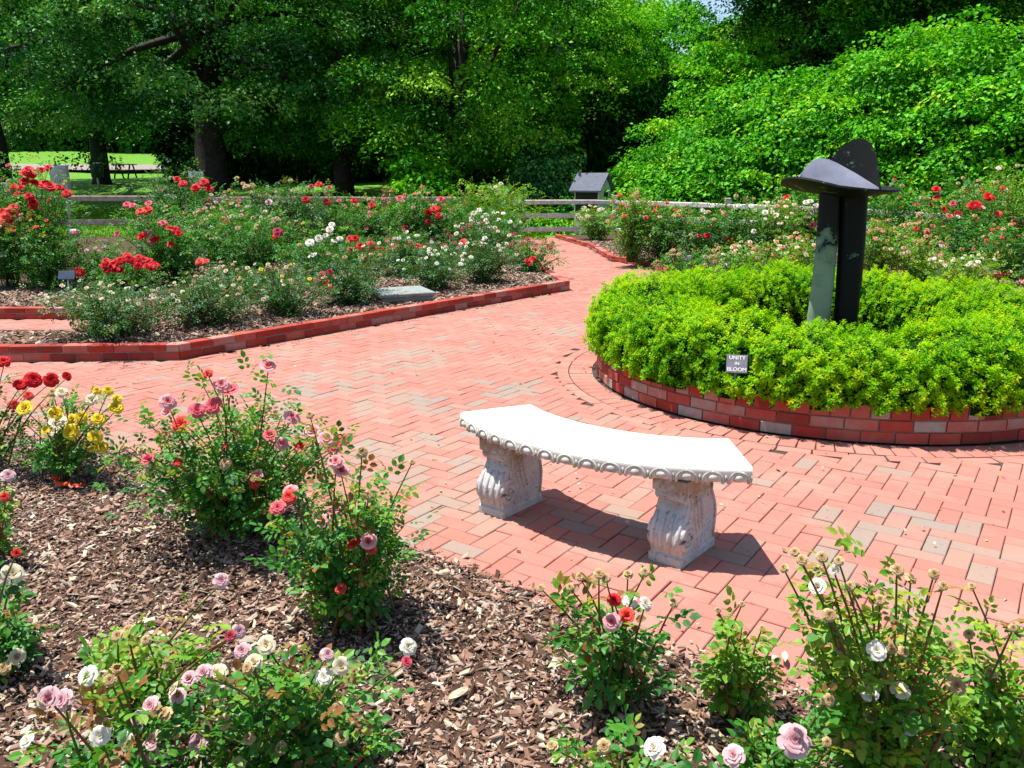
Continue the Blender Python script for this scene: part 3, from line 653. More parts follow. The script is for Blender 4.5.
# ------------------------------------------------------------------ curved concrete bench
def stone_bench():
    c = np.array([.99, 4.55]); Ro, Ri = 1.362, .952
    a0, a1 = math.radians(-157.3), math.radians(-90.0)
    root = empty("stone_bench", (.45, 3.62, 0), "white curved cast concrete bench with egg pattern edge and scrolled legs on the brick path", "bench")
    ox, oy = .45, 3.62
    mb = MB(); zt, th = .46, .076
    prof = [(Ri + .02, zt - th), (Ri + .004, zt - th + .012), (Ri, zt - .05), (Ri, zt - .02), (Ri + .006, zt - .004), (Ri + .016, zt), ((Ri + Ro) / 2, zt + .001), (Ro - .016, zt), (Ro - .006, zt - .004), (Ro, zt - .02),
            (Ro - .002, zt - .045), (Ro - .012, zt - .066), (Ro - .03, zt - th)]
    an = np.linspace(a0, a1, 60)
    def P(a, r, z): return (c[0] + r * math.cos(a) - ox, c[1] + r * math.sin(a) - oy, z)
    V = [[P(a, r, z) for r, z in prof] for a in an]
    mb.grid(V, 0, .5, True)
    n = len(prof); mb.add([P(a, r, z) for a in (a0, a1) for r, z in prof], [tuple(range(n))[::-1], tuple(range(n, 2 * n))], 0)
    mb.add([P(a, r, zt - th) for a in an for r in (Ri + .02, Ro - .03)], [(2 * i, 2 * i + 1, 2 * i + 3, 2 * i + 2) for i in range(59)], 0)
    # egg and arch moulding on outer, inner edge
    for r, sgn, ne in ((Ro - .006, 1, 15), (Ri + .004, -1, 11)):
        for k in range(ne):
            a = a0 + (a1 - a0) * (k + .5) / ne; half = (a1 - a0) / ne / 2
            mz = zt - .050
            eg = []
            for i in range(7):
                ph = math.pi * i / 6
                eg.append([P(a + half * .52 * math.sin(ph) * math.cos(q), r + sgn * (.020 * math.sin(ph) * max(0, math.sin(q)) - .004), mz + .020 * math.cos(ph) + .002) for q in np.linspace(0, math.pi, 7)])
            mb.grid(eg, 1)
            arch = [P(a + half * .80 * math.cos(q), r + sgn * .002, mz - .012 + .040 * math.sin(q)) for q in np.linspace(-.25, math.pi + .25, 11)]
            mb.tube(arch, .0075, 6, 1)
            for d in (-.98, .98) if k == 0 else (.98,):
                mb.tube([P(a + half * d, r + sgn * .001, mz - .018), P(a + half * d, r + sgn * .003, mz + .016)], [.003, .006], 5, 1)
    # end edges carry the same rounded moulding
    for a, sg in ((a0, -1), (a1, 1)):
        for k in range(4):
            r = Ri + (Ro - Ri) * (k + .5) / 4; half = (Ro - Ri) / 8
            arch = [P(a + sg * .002 / r, r + half * .8 * math.cos(q), zt - .062 + .036 * math.sin(q)) for q in np.linspace(0, math.pi, 9)]
            mb.tube(arch, .005, 5)
    mb.build("seat", [M['concrete_top'], M['concrete_edge']], root)
    for ctr in ((-.005, 3.905), (.757, 3.372)):
        ang = math.radians(-129); er = np.array([math.cos(ang), math.sin(ang)]); et = np.array([-er[1], er[0]]); cc = np.array(ctr)
        def L(s, t, z): return (cc[0] + er[0] * s + et[0] * t - ox, cc[1] + er[1] * s + et[1] * t - oy, z * 1.092)
        front = [(.160, .0), (.160, .032), (.150, .038), (.158, .06), (.172, .095), (.170, .135), (.150, .175), (.122, .205), (.104, .235), (.104, .25), (.126, .258), (.138, .275), (.134, .29), (.150, .297), (.152, .352)]
        back = [(-.160, .0), (-.160, .032), (-.150, .038), (-.152, .06), (-.160, .10), (-.168, .15), (-.160, .20), (-.138, .235), (-.118, .26), (-.112, .275), (-.118, .285), (-.122, .29), (-.126, .293), (-.132, .297), (-.134, .352)]
        mb = MB(); nn = len(front); W_ = .076; cols = [(-W_, .006), (-W_ + .006, 0), (W_ - .006, 0), (W_, .006)]
        def wd(i): return .006 if i in (0, 1) or i >= 13 else 0
        Vf = [[L(front[i][0] - e, t * (1 + (wd(i) / W_)), front[i][1]) for t, e in cols] for i in range(nn)]
        Vb = [[L(back[i][0] + e, t * (1 + (wd(i) / W_)), back[i][1]) for t, e in cols[::-1]] for i in range(nn)]
        V = [vf + vb + [vf[0]] for vf, vb in zip(Vf, Vb)]
        mb.grid(V, 0, .5, False)
        mb.add(V[0][:-1] + V[-1][:-1], [tuple(range(8))[::-1], tuple(range(8, 16))], 0)
        for sg in (-1, 1):
            t = sg * (W_ + .001)
            # volute near the foot of the front, a smaller one at the back, carved leaf ribs between
            for cs, cz, r0, turns in ((.112, .112, .056, 2.1), ):
                q = np.linspace(0, turns * 2 * math.pi, 34)
                sp = [L(cs + r0 * (1 - .82 * u / q[-1]) * math.cos(1.9 - u), t, cz + r0 * (1 - .82 * u / q[-1]) * math.sin(1.9 - u)) for u in q]
                mb.tube(sp, np.linspace(.014, .008, len(sp)), 6)
                mb.tube([L(cs, t - sg * .01, cz), L(cs, t + sg * .006, cz)], [.017, .011], 8)
            mb.tube([L(s, t, z) for s, z in ((.098, .165), (.10, .19), (.092, .215), (.080, .24), (.085, .27), (.108, .288))], .008, 6)
            mb.tube([L(s, t, z) for s, z in ((-.14, .05), (-.148, .10), (-.152, .15), (-.142, .195), (-.118, .235), (-.098, .265), (-.10, .288))], .008, 6)
            for w_ in (.0, -.03, -.06):
                mb.tube([L(s + w_, t - sg * .003, z) for s, z in ((.075, .27), (.055, .235), (.048, .20), (.035, .15), (.02, .105))], [.006, .013, .014, .010, .003], 6)
            mb.tube([L(s, t - sg * .002, z) for s, z in ((-.02, .06), (-.06, .085), (-.10, .09), (-.125, .075))], [.003, .009, .008, .003], 6)
        for tt in np.linspace(-W_ * .78, W_ * .78, 4):   # flutes over the front roll
            mb.tube([L(s - .003, tt, z) for s, z in ((.156, .055), (.172, .095), (.170, .135), (.150, .175), (.124, .205))], [.007, .0135, .014, .012, .005], 6)
        mb.build("leg", M['concrete_leg'], root)
M['concrete_top'] = plain('cast_concrete_top', (.74, .70, .62), (.40, .37, .32), 5, .9, .4, .003, lo=.46, hi=.95)
M['concrete_edge'] = plain('weathered_concrete_edge', (.60, .575, .52), (.36, .34, .30), 22, .9, .4, .003)
stone_bench()

# ------------------------------------------------------------------ sculpture
def sculpture():
    base = np.array([RC[0], RC[1], .19])
    root = empty("bronze_sculpture", base, "tall abstract dark bronze sculpture of two leaning pillars under a folded disc inside the hedge", "sculpture")
    v2 = np.array([RC[0], RC[1], 0]) / np.hypot(*RC); r2 = np.array([v2[1], -v2[0], 0])   # the way it faces
    def loc(px, py):
        """photo pixel -> (sideways, height) in the sculpture's own upright plane"""
        d = ray(px, py); t = (RC @ v2[:2]) / (d[:2] @ v2[:2]); p = np.array([0, 0, CAM_H]) + t * d
        return np.array([(p - [RC[0], RC[1], 0]) @ r2, p[2]])
    def W3(x, dep, z): return r2 * x + v2 * dep + np.array([0, 0, z - base[2]])
    k = (loc(850, 190) - loc(820, 190))[0] / 30
    def column(name, px0, px1, w0, w1, dy, dep, mat, z1):
        mb = MB(); rows = []
        (x0, zb), (x1, zt) = loc(px0, 318), loc(px1, 195)
        for z in np.linspace(.12, z1, 16):
            u = (z - zb) / (zt - zb); x = x0 + (x1 - x0) * u + .012 * math.sin(u * 3); hw = (w0 + (w1 - w0) * u) / 2
            row = []
            for q in np.linspace(0, 2 * math.pi, 33):
                cq, sq = math.cos(q), math.sin(q)
                row.append(W3(x + hw * np.sign(cq) * abs(cq) ** .7, dy + dep * np.sign(sq) * abs(sq) ** .8, z))
            rows.append(row)
        mb.grid(rows, 0, .5, True); mb.add(rows[-1][:-1], [tuple(range(32))])
        mb.build(name, mat, root)
    column("pillar", 818.5, 829.5, 24 * k, 21 * k, -.03, .085, M['bronze_green_shaded'], 1.53)
    column("pillar", 845.5, 853, 25 * k, 30 * k, .06, .10, M['bronze_dark'], 1.53)
    def plate(name, fn, nu, nv, th, mat, wrap=False):
        mb = MB(); A = np.array([[fn(u, v) for v in np.linspace(0, 1, nv)] for u in np.linspace(0, 1, nu)])
        du = np.gradient(A, axis=0); dv = np.gradient(A, axis=1); N = nrm(np.cross(du, dv) + 1e-9)
        T, B = A + N * th / 2, A - N * th / 2
        mb.grid(T); mb.grid(B[:, ::-1])
        mb.grid(np.stack([T[:, -1], B[:, -1]], 1), smooth=False); mb.grid(np.stack([B[:, 0], T[:, 0]], 1), smooth=False)
        if not wrap:
            mb.grid(np.stack([T[0], B[0]], 1), smooth=False); mb.grid(np.stack([B[-1], T[-1]], 1), smooth=False)
        mb.build(name, mat, root)
    cx, cz = loc(839.5, 186); RB = 60 * k
    def brim(u, v):
        a = 2 * math.pi * u; r = RB * max(v, .02); x, y = r * math.cos(a), r * .92 * math.sin(a)
        q = x * y / RB ** 2
        return W3(cx + x, y, cz + (.10 if x < 0 else .03) * q - .028 * x / RB - .075 * (1 - max(v, .02) ** 2))
    plate("disc", brim, 65, 9, .016, M['bronze_dark2'], True)
    def fin(name, outline, basel, fy, mat, th=.014):
        O = np.array([loc(x, y) for x, y in outline]); Bp = np.array([loc(x, y) for x, y in basel]); n = len(O)
        def pl(Q, u):
            i = u * (len(Q) - 1); j = int(min(i, len(Q) - 2)); return Q[j] * (1 - (i - j)) + Q[j + 1] * (i - j)
        def fn(u, v):
            p = pl(Bp, u) * (1 - v) + pl(O, u) * v
            return W3(p[0], fy(u, v), p[1])
        plate(name, fn, 37, 7, th, mat)
    fin("tall_fin", [(822, 172), (827, 163), (833, 155), (840, 148), (848, 142), (856, 138.5), (862, 138), (868, 140), (873, 146), (876.5, 156), (878.5, 168), (879.5, 180), (880, 188)],
        [(822, 183), (850, 193), (880, 190)], lambda u, v: .16 - .20 * u + .05 * v * math.sin(math.pi * u), M['bronze_dark2'])
    fin("folded_fin", [(800, 177), (803, 172), (807, 166), (812, 161.5), (817, 159), (822, 158.5), (829, 160), (837, 163.5), (846, 168.5), (856, 174), (867, 181), (879, 188)],
        [(800, 181), (838, 190), (879, 190)], lambda u, v: -.20 + .16 * u + (.15 * v + .03 * v * v) * math.sin(math.pi * u), M['bronze_steel'])
M['bronze_dark2'] = bronze("bronze_dark_disc", .60, .75)
sculpture()

# ------------------------------------------------------------------ plaque in the hedge
def hedge_sign():
    p = PLATE_POS
    root = empty("hedge_plaque", (p[0], p[1], .2), "small grey name plaque with white lettering standing in the front of the hedge", "plaque")
    import mathutils
    rot = mathutils.Euler((math.radians(62), 0, math.radians(-14)))
    mb = MB(); mb.box((0, 0, 0), (.135, .125, .008), 0, 0, .5, .003)
    o = mb.build("plate", M['plate'], root, (0, 0, p[2] - .2)); o.rotation_euler = rot
    for k, (t, s) in enumerate((("UNITY", .036), ("IN", .030), ("BLOOM", .036))):
        cu = bpy.data.curves.new("lettering", 'FONT'); cu.body = t; cu.size = s; cu.align_x = 'CENTER'; cu.align_y = 'CENTER'; cu.extrude = .001; cu.materials.append(M['plate_text'])
        tmp = bpy.data.objects.new("lettering", cu); me = bpy.data.meshes.new_from_object(tmp); bpy.data.objects.remove(tmp); me.materials.clear(); me.materials.append(M['plate_text'])
        q = link("lettering", me, o); q.location = (0, .040 - .040 * k, .0052)
    mb = MB(); mb.tube([(0, .03, -.05), (0, .02, p[2] - .25)], .006, 6); mb.build("stake", M['galv'], root)
hedge_sign()

# ------------------------------------------------------------------ grey slab in the left bed
def slab():
    p = G(399, 303, .12); root = empty("stone_slab", (p[0], p[1] + .25, .115), "grey concrete slab lid lying on a low block by the brick edging", "slab", rz=math.radians(24))
    mb = MB(); mb.box((0, 0, .05), (.66, .56, .07), 0, 0, .5, .008); mb.build("base", M['slab'], root)
    mb = MB(); mb.box((0, 0, .112), (.72, .62, .05), 0, 0, .5, .010, tilt=(.0, .02)); mb.build("lid", M['slab'], root)
slab()

# ------------------------------------------------------------------ fences
def fence(name, label, posts, rails, mat, postmats=None):
    root = empty(name, (posts[0][0], posts[0][1], 0), label, "fence"); b = np.array([posts[0][0], posts[0][1], 0])
    for i, (x, y, h, w) in enumerate(posts):
        mb = MB(); mb.box((x - b[0], y - b[1], h / 2 - .1), (w, w, h + .2), random.uniform(-.1, .1), 0, .5, .012, tilt=None)
        mb.build("post", (postmats or {}).get(i, M['post_grey']), root)
    for (x0, y0, z0, x1, y1, z1, hh) in rails:
        mb = MB(); n = 7; A = np.array([x0, y0, z0]) - b; B = np.array([x1, y1, z1]) - b; d = nrm(B - A); s = np.array([-d[1], d[0], 0]); rows = []
        for k in range(n):
            u = k / (n - 1); c = A + (B - A) * u + np.array([0, 0, .012 * math.sin(u * 3 + x0) * .4]); e = .6 if k in (0, n - 1) else 1
            rows.append([c + s * q * .045 * e + np.array([0, 0, w * hh / 2 * e]) for q, w in ((-1, -.7), (-.8, -1), (.8, -1), (1, -.7), (1, .7), (.7, 1), (-.7, 1), (-1, .7), (-1, -.7))])
        mb.grid(rows, smooth=False); mb.add(np.array(rows[0][:-1]), [tuple(range(8))]); mb.add(np.array(rows[-1][:-1]), [tuple(range(8))[::-1]])
        mb.build("rail", mat, root)
YL = 24.0
pl = [AT(x, 200, YL)[0] for x in (-150, 8, 196, 385, 463)]
posts = [(pl[0], YL, 1.4, .16), (pl[1], YL, 1.58, .17), (pl[2], YL, 1.25, .15), (pl[3], YL, 1.46, .15), (pl[4], YL, 1.28, .16)]
rails = []
for i in range(4):
    for z, hh in ((1.13, .15), (.46, .15)):
        rails.append((pl[i] + .05, YL - .09, z + R.normal(0, .012), pl[i + 1] - .05, YL - .09, z + R.normal(0, .012), hh))
fence("rail_fence", "weathered wooden rail fence behind the left rose bed in front of the shaded lawn", posts, rails, M['rail'], {3: M['red_wood'], 4: M['bark']})
c0 = AT(497, 200, 25); c1 = AT(615, 200, 25); c2 = AT(728, 200, 21.6); c3 = AT(845, 200, 19.4); c4 = AT(965, 200, 17.6); c5 = AT(1110, 200, 16.2)
pr = [c0, c1, c2, c3, c4, c5]
posts = [(p[0], p[1], h, .14) for p, h in zip(pr, (1.0, 1.22, 1.2, .98, .90, .86))]
rails = []
for i in range(5):
    for z, hh in ((1.02, .13), (.62, .13), (.22, .13)):
        a, b = pr[i], pr[i + 1]; fz = (1, 1, .985, .93, .86, .82); rails.append((a[0], a[1] - .08, z * fz[i], b[0], b[1] - .08, z * fz[i + 1], hh))
M['rail_pale'] = plain("pale_weathered_wood", (.66, .62, .58), (.40, .36, .33), 7, .85, .4)
fence("rail_fence", "pale three rail fence running from the shed to the right frame edge behind the roses", posts, rails, M['rail_pale'])

# ------------------------------------------------------------------ shed behind the fence
def shed():
    p = AT(592, 214, 26.6); base = np.array([p[0], 26.6, .0])
    root = empty("garden_shed", base, "small grey garden shed with shingled gable roof behind the fence", "shed", rz=math.radians(-32))
    w, d, hw, hr = .86, .80, 1.42, 1.80
    mb = MB()
    prof = [(-d / 2, 0), (d / 2, 0), (d / 2, hw), (0, hr), (-d / 2, hw)]
    v = [(x, y, z) for x in (-w / 2, w / 2) for y, z in prof]
    f = [(4, 3, 2, 1, 0), (5, 6, 7, 8, 9)] + [(i, (i + 1) % 5, (i + 1) % 5 + 5, i + 5) for i in range(5)]
    mb.add(v, f); mb.build("wall", M['shed_wall'], root)
    mb = MB(); mb.box((0, -d / 2 - .012, 1.02), (w - .1, .02, .70), 0); mb.build("opening", M['shed_dark'], root)
    mb = MB(); mb.box((-.21, -d / 2 - .02, .33), (.40, .035, .60), 0); mb.box((.21, -d / 2 - .02, .33), (.40, .035, .60), 0); mb.build("door", M['cream_panel'], root)
    mb = MB(); mb.tube([(w / 2 + .0, .05, 1.22), (w / 2 + .03, .05, 1.22)], .12, 12); mb.build("window", M['shed_dark'], root)
    mb = MB()
    for s in (-1, 1):
        y0, z0, y1, z1 = s * (d / 2 + .16), hw - .13, 0, hr + .03
        a = [(-w / 2 - .12, y0, z0), (w / 2 + .12, y0, z0), (w / 2 + .12, y1, z1), (-w / 2 - .12, y1, z1)]
        top = [(x, y, z + .05) for x, y, z in a]
        mb.add(a + top, [(0, 3, 2, 1) if s < 0 else (0, 1, 2, 3), (4, 5, 6, 7) if s < 0 else (7, 6, 5, 4), (0, 1, 5, 4), (1, 2, 6, 5), (2, 3, 7, 6), (3, 0, 4, 7)])
    mb.build("roof", M['shed_roof'], root)
shed()

# ------------------------------------------------------------------ sign on a pole, boards, tables, bin behind the left fence
def lone(name, base, label, cat, rz=0): return empty(name, base, label, cat, rz=rz)
D_ = 21.0; b = AT(73, 236, D_); k = D_ / FPX
r_ = lone("notice_post", (b[0], D_, .1), "pale sign board fixed to a wooden head on a thin steel pole at the fence", "sign post")
mb = MB(); mb.tube([(0, 0, -.1), (-.03, 0, 40 * k), (-.06, 0, 58 * k)], .035, 8); mb.build("pole", M['galv'], r_)
mb = MB(); mb.box((-.02, 0, 63 * k), (.17, .14, .60), 0, 0, .5, .01); mb.build("wooden_head", M['post_grey'], r_)
mb = MB(); v = [(-.10, -.05, 54 * k), (-.33, -.10, 54 * k), (-.33, -.10, 68 * k), (-.22, -.08, 73 * k), (-.10, -.05, 75 * k)]; v2 = [(x, y + .03, z) for x, y, z in v]
mb.add(v + v2, [(4, 3, 2, 1, 0), (5, 6, 7, 8, 9)] + [(i, (i + 1) % 5, (i + 1) % 5 + 5, i + 5) for i in range(5)]); mb.build("sign_panel", M['grey_paint'], r_)

b = AT(75, 240, 20.0)
r_ = lone("marker_post", (b[0], 20.0, .1), "short white capped post standing at the rear of the left bed", "post")
mb = MB(); mb.tube([(0, 0, 0), (0, 0, .22)], .07, 12); mb.build("stem", M['white_paint'], r_)
mb = MB(); mb.tube([(0, 0, .22), (0, 0, .27), (0, 0, .28), (0, 0, .36), (0, 0, .40)], [.10, .10, .13, .13, .09], 14); mb.build("cap", M['grey_paint'], r_)

b = AT(197, 188, 31); zb = tz(31)
r_ = lone("notice_board", (b[0], 31, zb), "pale blank notice board standing in tree shade beside picnic tables", "notice board")
mb = MB(); mb.box((0, 0, AT(197, 178, 31)[2] - zb), (.52, .04, .46), .1, 0, .5, .01); mb.build("panel", M['white_paint'], r_)
for s in (-1, 1):
    mb = MB(); mb.box((.2 * s, .04, (AT(197, 184, 31)[2] - zb) / 2), (.05, .05, AT(197, 184, 31)[2] - zb), .1); mb.build("leg", M['bark'], r_)

def picnic(px, py, D, label, w=1.7, rz=0.1):
    z0 = tz(D); p = AT(px, py, D); root = lone("picnic_table", (p[0], D, z0), label, "picnic table", rz)
    mb = MB()
    for i in range(4): mb.box((0, -.3 + .2 * i, .76), (w, .18, .045), 0, 0, .5, .005)
    mb.build("tabletop", M['rail'], root)
    for s in (-1, 1):
        mb = MB(); mb.box((0, .72 * s, .45), (w, .26, .045), 0, 0, .5, .005); mb.build("seat", M['rail'], root)
    for s in (-1, 1):
        mb = MB(); mb.tube([(s * w * .33, -.62, 0), (s * w * .33, -.2, .74)], .045, 5); mb.tube([(s * w * .33, .62, 0), (s * w * .33, .2, .74)], .045, 5); mb.tube([(s * w * .33, -.8, .42), (s * w * .33, .8, .42)], .04, 5); mb.build("leg", M['bark'], root)
picnic(176, 180, 33, "wooden picnic table left of the pale notice board in tree shade")
picnic(266, 192, 30, "wooden picnic table in tree shade right of the big trunk", 1.9, -.1)
picnic(126, 179, 47, "distant picnic table at the edge of the sunlit lawn", 1.1, .05)

b = AT(98, 180, 40); r_ = lone("litter_bin", (b[0], 40, tz(40) + .08), "dark litter bin on a thin post on the far lawn", "bin")
mb = MB(); mb.tube([(0, 0, 0), (0, 0, .7)], .05, 6); mb.build("post", M['galv'], r_)
mb = MB(); mb.tube([(0, 0, .55), (0, 0, 1.15), (0, 0, 1.22)], [.26, .30, .24], 12); mb.build("bin_body", M['dark_box'], r_)

# small concrete bench at the end of the path
b = G(507, 236); D_ = b[1]; k = D_ / FPX
r_ = lone("garden_bench", (b[0] - .1, D_, 0), "small plain grey stone bench at the far end of the path by the fence", "bench", -.05)
mb = MB(); mb.box((0, 0, .44), (1.15, .42, .10), 0, 0, .5, .02); mb.build("seat", M['slab'], r_)
for s in (-1, 1):
    mb = MB(); mb.box((.36 * s, 0, .195), (.16, .30, .39), 0, 0, .5, .015); mb.build("leg", M['slab'], r_)

# plant labels on stakes
def stake(px, py, D, w, h, mat, label, z0=.115, tilt=25):
    p = AT(px, py, D); root = lone("plant_label", (p[0], D, z0), label, "plant label")
    mb = MB(); mb.tube([(0, 0.01, -.03), (0, 0, p[2] - z0)], .008, 6); mb.build("stake", M['galv'], root)
    mb = MB(); mb.box((0, 0, 0), (w, h, .008), 0, 0, .5, .003); o = mb.build("plate", mat, root, (0, -.01, p[2] - z0)); o.rotation_euler = (math.radians(90 - tilt), 0, random.uniform(-.3, .3))
stake(67, 275, 10.3, .20, .11, M['sign_blue'], "dark blue plant label on a stake beside the red ball bloom on the left")
stake(126, 263, 11.6, .16, .12, M['sign_blue'], "dark plant label set among the wide scarlet blooms")
stake(199, 265, 12.6, .20, .09, M['sign_blue'], "dark plant label below an orange bloom in the left bed")
stake(689, 258, 15.2, .10, .10, M['white_paint'], "white topped plant stake at the right bed corner behind the hedge", .09, 5)
stake(710, 263, 14.6, .10, .09, M['sign_blue'], "dark plant stake just right of the white topped stake", .09)
stake(902, 247, 15.5, .15, .12, M['sign_blue'], "small blue plant label under the fence in the right bed left of another", .09)
stake(942, 254, 15.0, .15, .12, M['sign_blue'], "small blue plant label in the right bed left of the dark gap", .09)
stake(217, 318, 9.2, .10, .10, M['grey_paint'], "small grey plant label low in the front row behind the brick edging", .115)

# orange ribbon on the mulch, broken cane with orange tip, dry pale leaf, wood sliver
p = G(66, 489); mb = MB()
pts = [(-.075, .02, .05), (-.06, .045, .025), (-.05, .0, .02), (-.02, -.015, .015), (.02, -.018, .022), (.05, -.02, .012), (.085, -.03, .014), (.10, -.015, .018)]
V = [[(x, y - .013, z), (x, y + .004, z + .012), (x, y + .016, z)] for x, y, z in pts]; mb.grid(V); mb.grid([[(x, y, z - .003) for x, y, z in r][::-1] for r in V])
props(mb.build("marking_ribbon", M['tape'], None, (p[0], p[1], .012)), "crumpled orange marking ribbon on the mulch under the yellow roses", "ribbon")
p = G(358, 768); q = np.array(AT(393, 733, p[1] + .12)); r_ = lone("pruned_cane", (p[0], p[1], 0), "cut reddish cane with an orange painted end leaning over the mulch", "cane")
mb = MB(); mb.tube([(0, 0, .03), tuple((q - p) * .5 + [0, .01, .03]), tuple(q - p)], [.008, .0075, .006], 7, 0, .98); mb.build("cane", M['cane'], r_)
mb = MB(); mb.tube([(-.02, -.01, .02), (0, 0, .03), tuple((q - p) * .22 + [0, 0, .035])], [.013, .012, .010], 8); mb.build("painted_end", M['tape'], r_)
def curl_leaf(px, py, ln, wd, rz, mat, label, name="dry_leaf", cat="dry leaf", curl=.35):
    p = G(px, py); mb = MB(); V = []
    for u in np.linspace(0, 1, 9):
        w = wd * math.sin(math.pi * min(.98, u * .9 + .06)) ** .8
        V.append([(ln * (u - .5), v * w / 2, .012 + .35 * wd * abs(v) ** 1.5 + curl * ln * .25 * (u - .5) ** 2 * 4 * .3) for v in (-1, -.5, 0, .5, 1)])
    V = np.array(V); mb.grid(V, 0, .95); mb.grid(V[:, ::-1] - [0, 0, .002], 0, .9)
    o = mb.build(name, mat, None, (p[0], p[1], .012)); o.rotation_euler = (0, .1, rz); props(o, label, cat)
curl_leaf(458, 703, .105, .034, .95, M['dry_leaf'], "pale curled dry leaf lying on the mulch right of the lilac roses")
curl_leaf(784, 664, .075, .022, 1.3, M['dry_leaf'], "pale wood sliver at the mulch edge between two spindly roses", "wood_sliver", "wood sliver")
curl_leaf(103, 541, .06, .02, .6, M['dry_leaf'], "small pale wood sliver upright in mulch on the left", "wood_sliver", "wood sliver")
# loose litter on the paving
n = 420; P = np.c_[R.uniform(-3.5, 4.5, n), R.uniform(2.6, 14, n)]
ok = ~poly_inside(P, BED_LEFT) & ~poly_inside(P, BED_NEAR) & ~poly_inside(P, BED_RIGHT) & (np.hypot(*(P - RC).T) > RR + .03); P = P[ok]
an = R.uniform(0, 2 * math.pi, 90); P = np.r_[P, np.c_[RC[0] + (RR + .03 + np.abs(R.normal(0, .05, 90))) * np.cos(an), RC[1] + (RR + .03 + np.abs(R.normal(0, .05, 90))) * np.sin(an)]]
u = R.random(260); e = np.array(A1) + (np.array(A2) - np.array(A1)) * u[:, None]; P = np.r_[P, e + np.c_[R.exponential(.07, 260), -R.exponential(.06, 260)] + [.02, -.03]]
n = len(P); a = R.uniform(0, 7, n)
V, F = scatter(LEAF2, np.c_[P, np.full(n, .005)], np.c_[np.cos(a), np.sin(a), R.normal(0, .15, n)], np.c_[R.normal(0, .3, (n, 2)), np.ones(n)], R.uniform(.012, .045, n), R.uniform(.4, 1, n))
props(link("leaf_litter", fast_mesh("leaf_litter", V, F, M['dry_leaf'], np.repeat(R.beta(1, 2, n), 2))), "small dry leaf bits scattered on the brick path", "leaf litter", kind="stuff")

n = 900; P = np.c_[R.uniform(-3.4, 2.2, n), R.uniform(1.6, 5.2, n)]
cl = np.array([G(x, y)[:2] for x, y in ((66, 470), (236, 520), (352, 610), (300, 700), (620, 690), (870, 730), (100, 700))])
P = np.r_[P[:120], cl[R.integers(0, len(cl), 420)] + R.normal(0, .22, (420, 2))]; n = len(P); a = R.uniform(0, 7, n)
V, F = scatter(LEAF2, np.c_[P, R.uniform(.008, .03, n)], np.c_[np.cos(a), np.sin(a), R.normal(0, .2, n)], np.c_[R.normal(0, .4, (n, 2)), np.ones(n)], R.uniform(.012, .028, n), R.uniform(1.0, 1.7, n))
props(link("fallen_petals", fast_mesh("fallen_petals", V, F, M['petal_litter'], np.repeat(R.random(n), 2))), "pale pink and dried petals fallen around the near rose bushes", "petals", kind="stuff")
# ------------------------------------------------------------------ trees
def tree(px, D, trunk_r, crown, label, mat, nclump=230, per=130, leaf=.20, seed=1, name="tree", limbs=12, x=None, lean=0, trunk_h=None, group=None, cs=1.0, tone=.42):
    """crown: (dx, cz, rx, ry, rz) with cz above the local ground"""
    rg = np.random.default_rng(seed)
    x0 = AT(px, 200, D)[0] if x is None else x; z0 = tz(D)
    root = empty(name, (x0, D, z0), label, "tree", group)
    dx, cz, rx, ry, rz = crown
    mb = MB(); th = trunk_h or cz
    P = [(0, 0, -.2), (lean * .05 * th, 0, .3), (lean * .2 * th, .03, th * .4), (lean * .5 * th + dx * .3, .05, th * .75), (lean * .7 * th + dx * .6, 0, th + rz * .3)]
    mb.tube(P, [trunk_r * 1.5, trunk_r * 1.08, trunk_r * .9, trunk_r * .7, trunk_r * .3], 12)
    # clumps: tiers of leafy boughs spread through the outer crown
    nclump = int(nclump * .52); per = int(per * 2.7); leaf *= .76
    u = rg.normal(size=(nclump, 3)); u /= np.linalg.norm(u, axis=1)[:, None]
    rad = rg.uniform(.3, 1.0, nclump) ** .4
    Cc = np.c_[dx + u[:, 0] * rx * rad, u[:, 1] * ry * rad, cz + u[:, 2] * rz * rad]
    Cc += rg.normal(0, .35, (nclump, 3))
    big = rg.uniform(.6, 1.5, nclump) * cs
    for i in rg.permutation(nclump)[:limbs]:
        s = np.array(P[2]) + (np.array(P[4]) - np.array(P[2])) * rg.uniform(.0, .9); e = Cc[i]
        m = (s + e) / 2 + [0, 0, .3]
        mb.tube([s, m, e], [trunk_r * .35, trunk_r * .2, .03], 6)
    mb.build("trunk", M['bark'], root)
    nl = nclump * per
    k = np.repeat(np.arange(nclump), per)
    # each bough: a drooping disc of leaves
    a = rg.uniform(0, 2 * math.pi, nl); q = np.sqrt(rg.random(nl))
    hr = big[k] * 1.18
    off = np.c_[np.cos(a) * q * hr, np.sin(a) * q * hr, -q * q * hr * .46 + rg.normal(0, .10, nl) * big[k]]
    off += np.stack([np.sin(a * 3 + k) * .12, np.cos(a * 2 + k) * .12, np.sin(a * 5 + k * 2) * .10], 1) * hr[:, None]
    O = Cc[k] + off
    O[:, 2] = np.maximum(O[:, 2], .15)
    X = nrm(np.c_[np.cos(a), np.sin(a), rg.normal(-.35, .45, nl)] + rg.normal(0, .5, (nl, 3)))
    Nn = nrm(np.c_[rg.normal(0, .45, (nl, 2)), np.ones(nl)])
    V, F = scatter(LEAF2, O, X, Nn, leaf * rg.uniform(.65, 1.3, nl), rg.uniform(.9, 1.3, nl))
    t = np.clip(tone + rg.normal(0, .24, nclump)[k] + rg.normal(0, .14, nl), 0, 1)
    link("crown", fast_mesh("crown", V, F, M[mat], np.repeat(t, 2)), root)
    return root

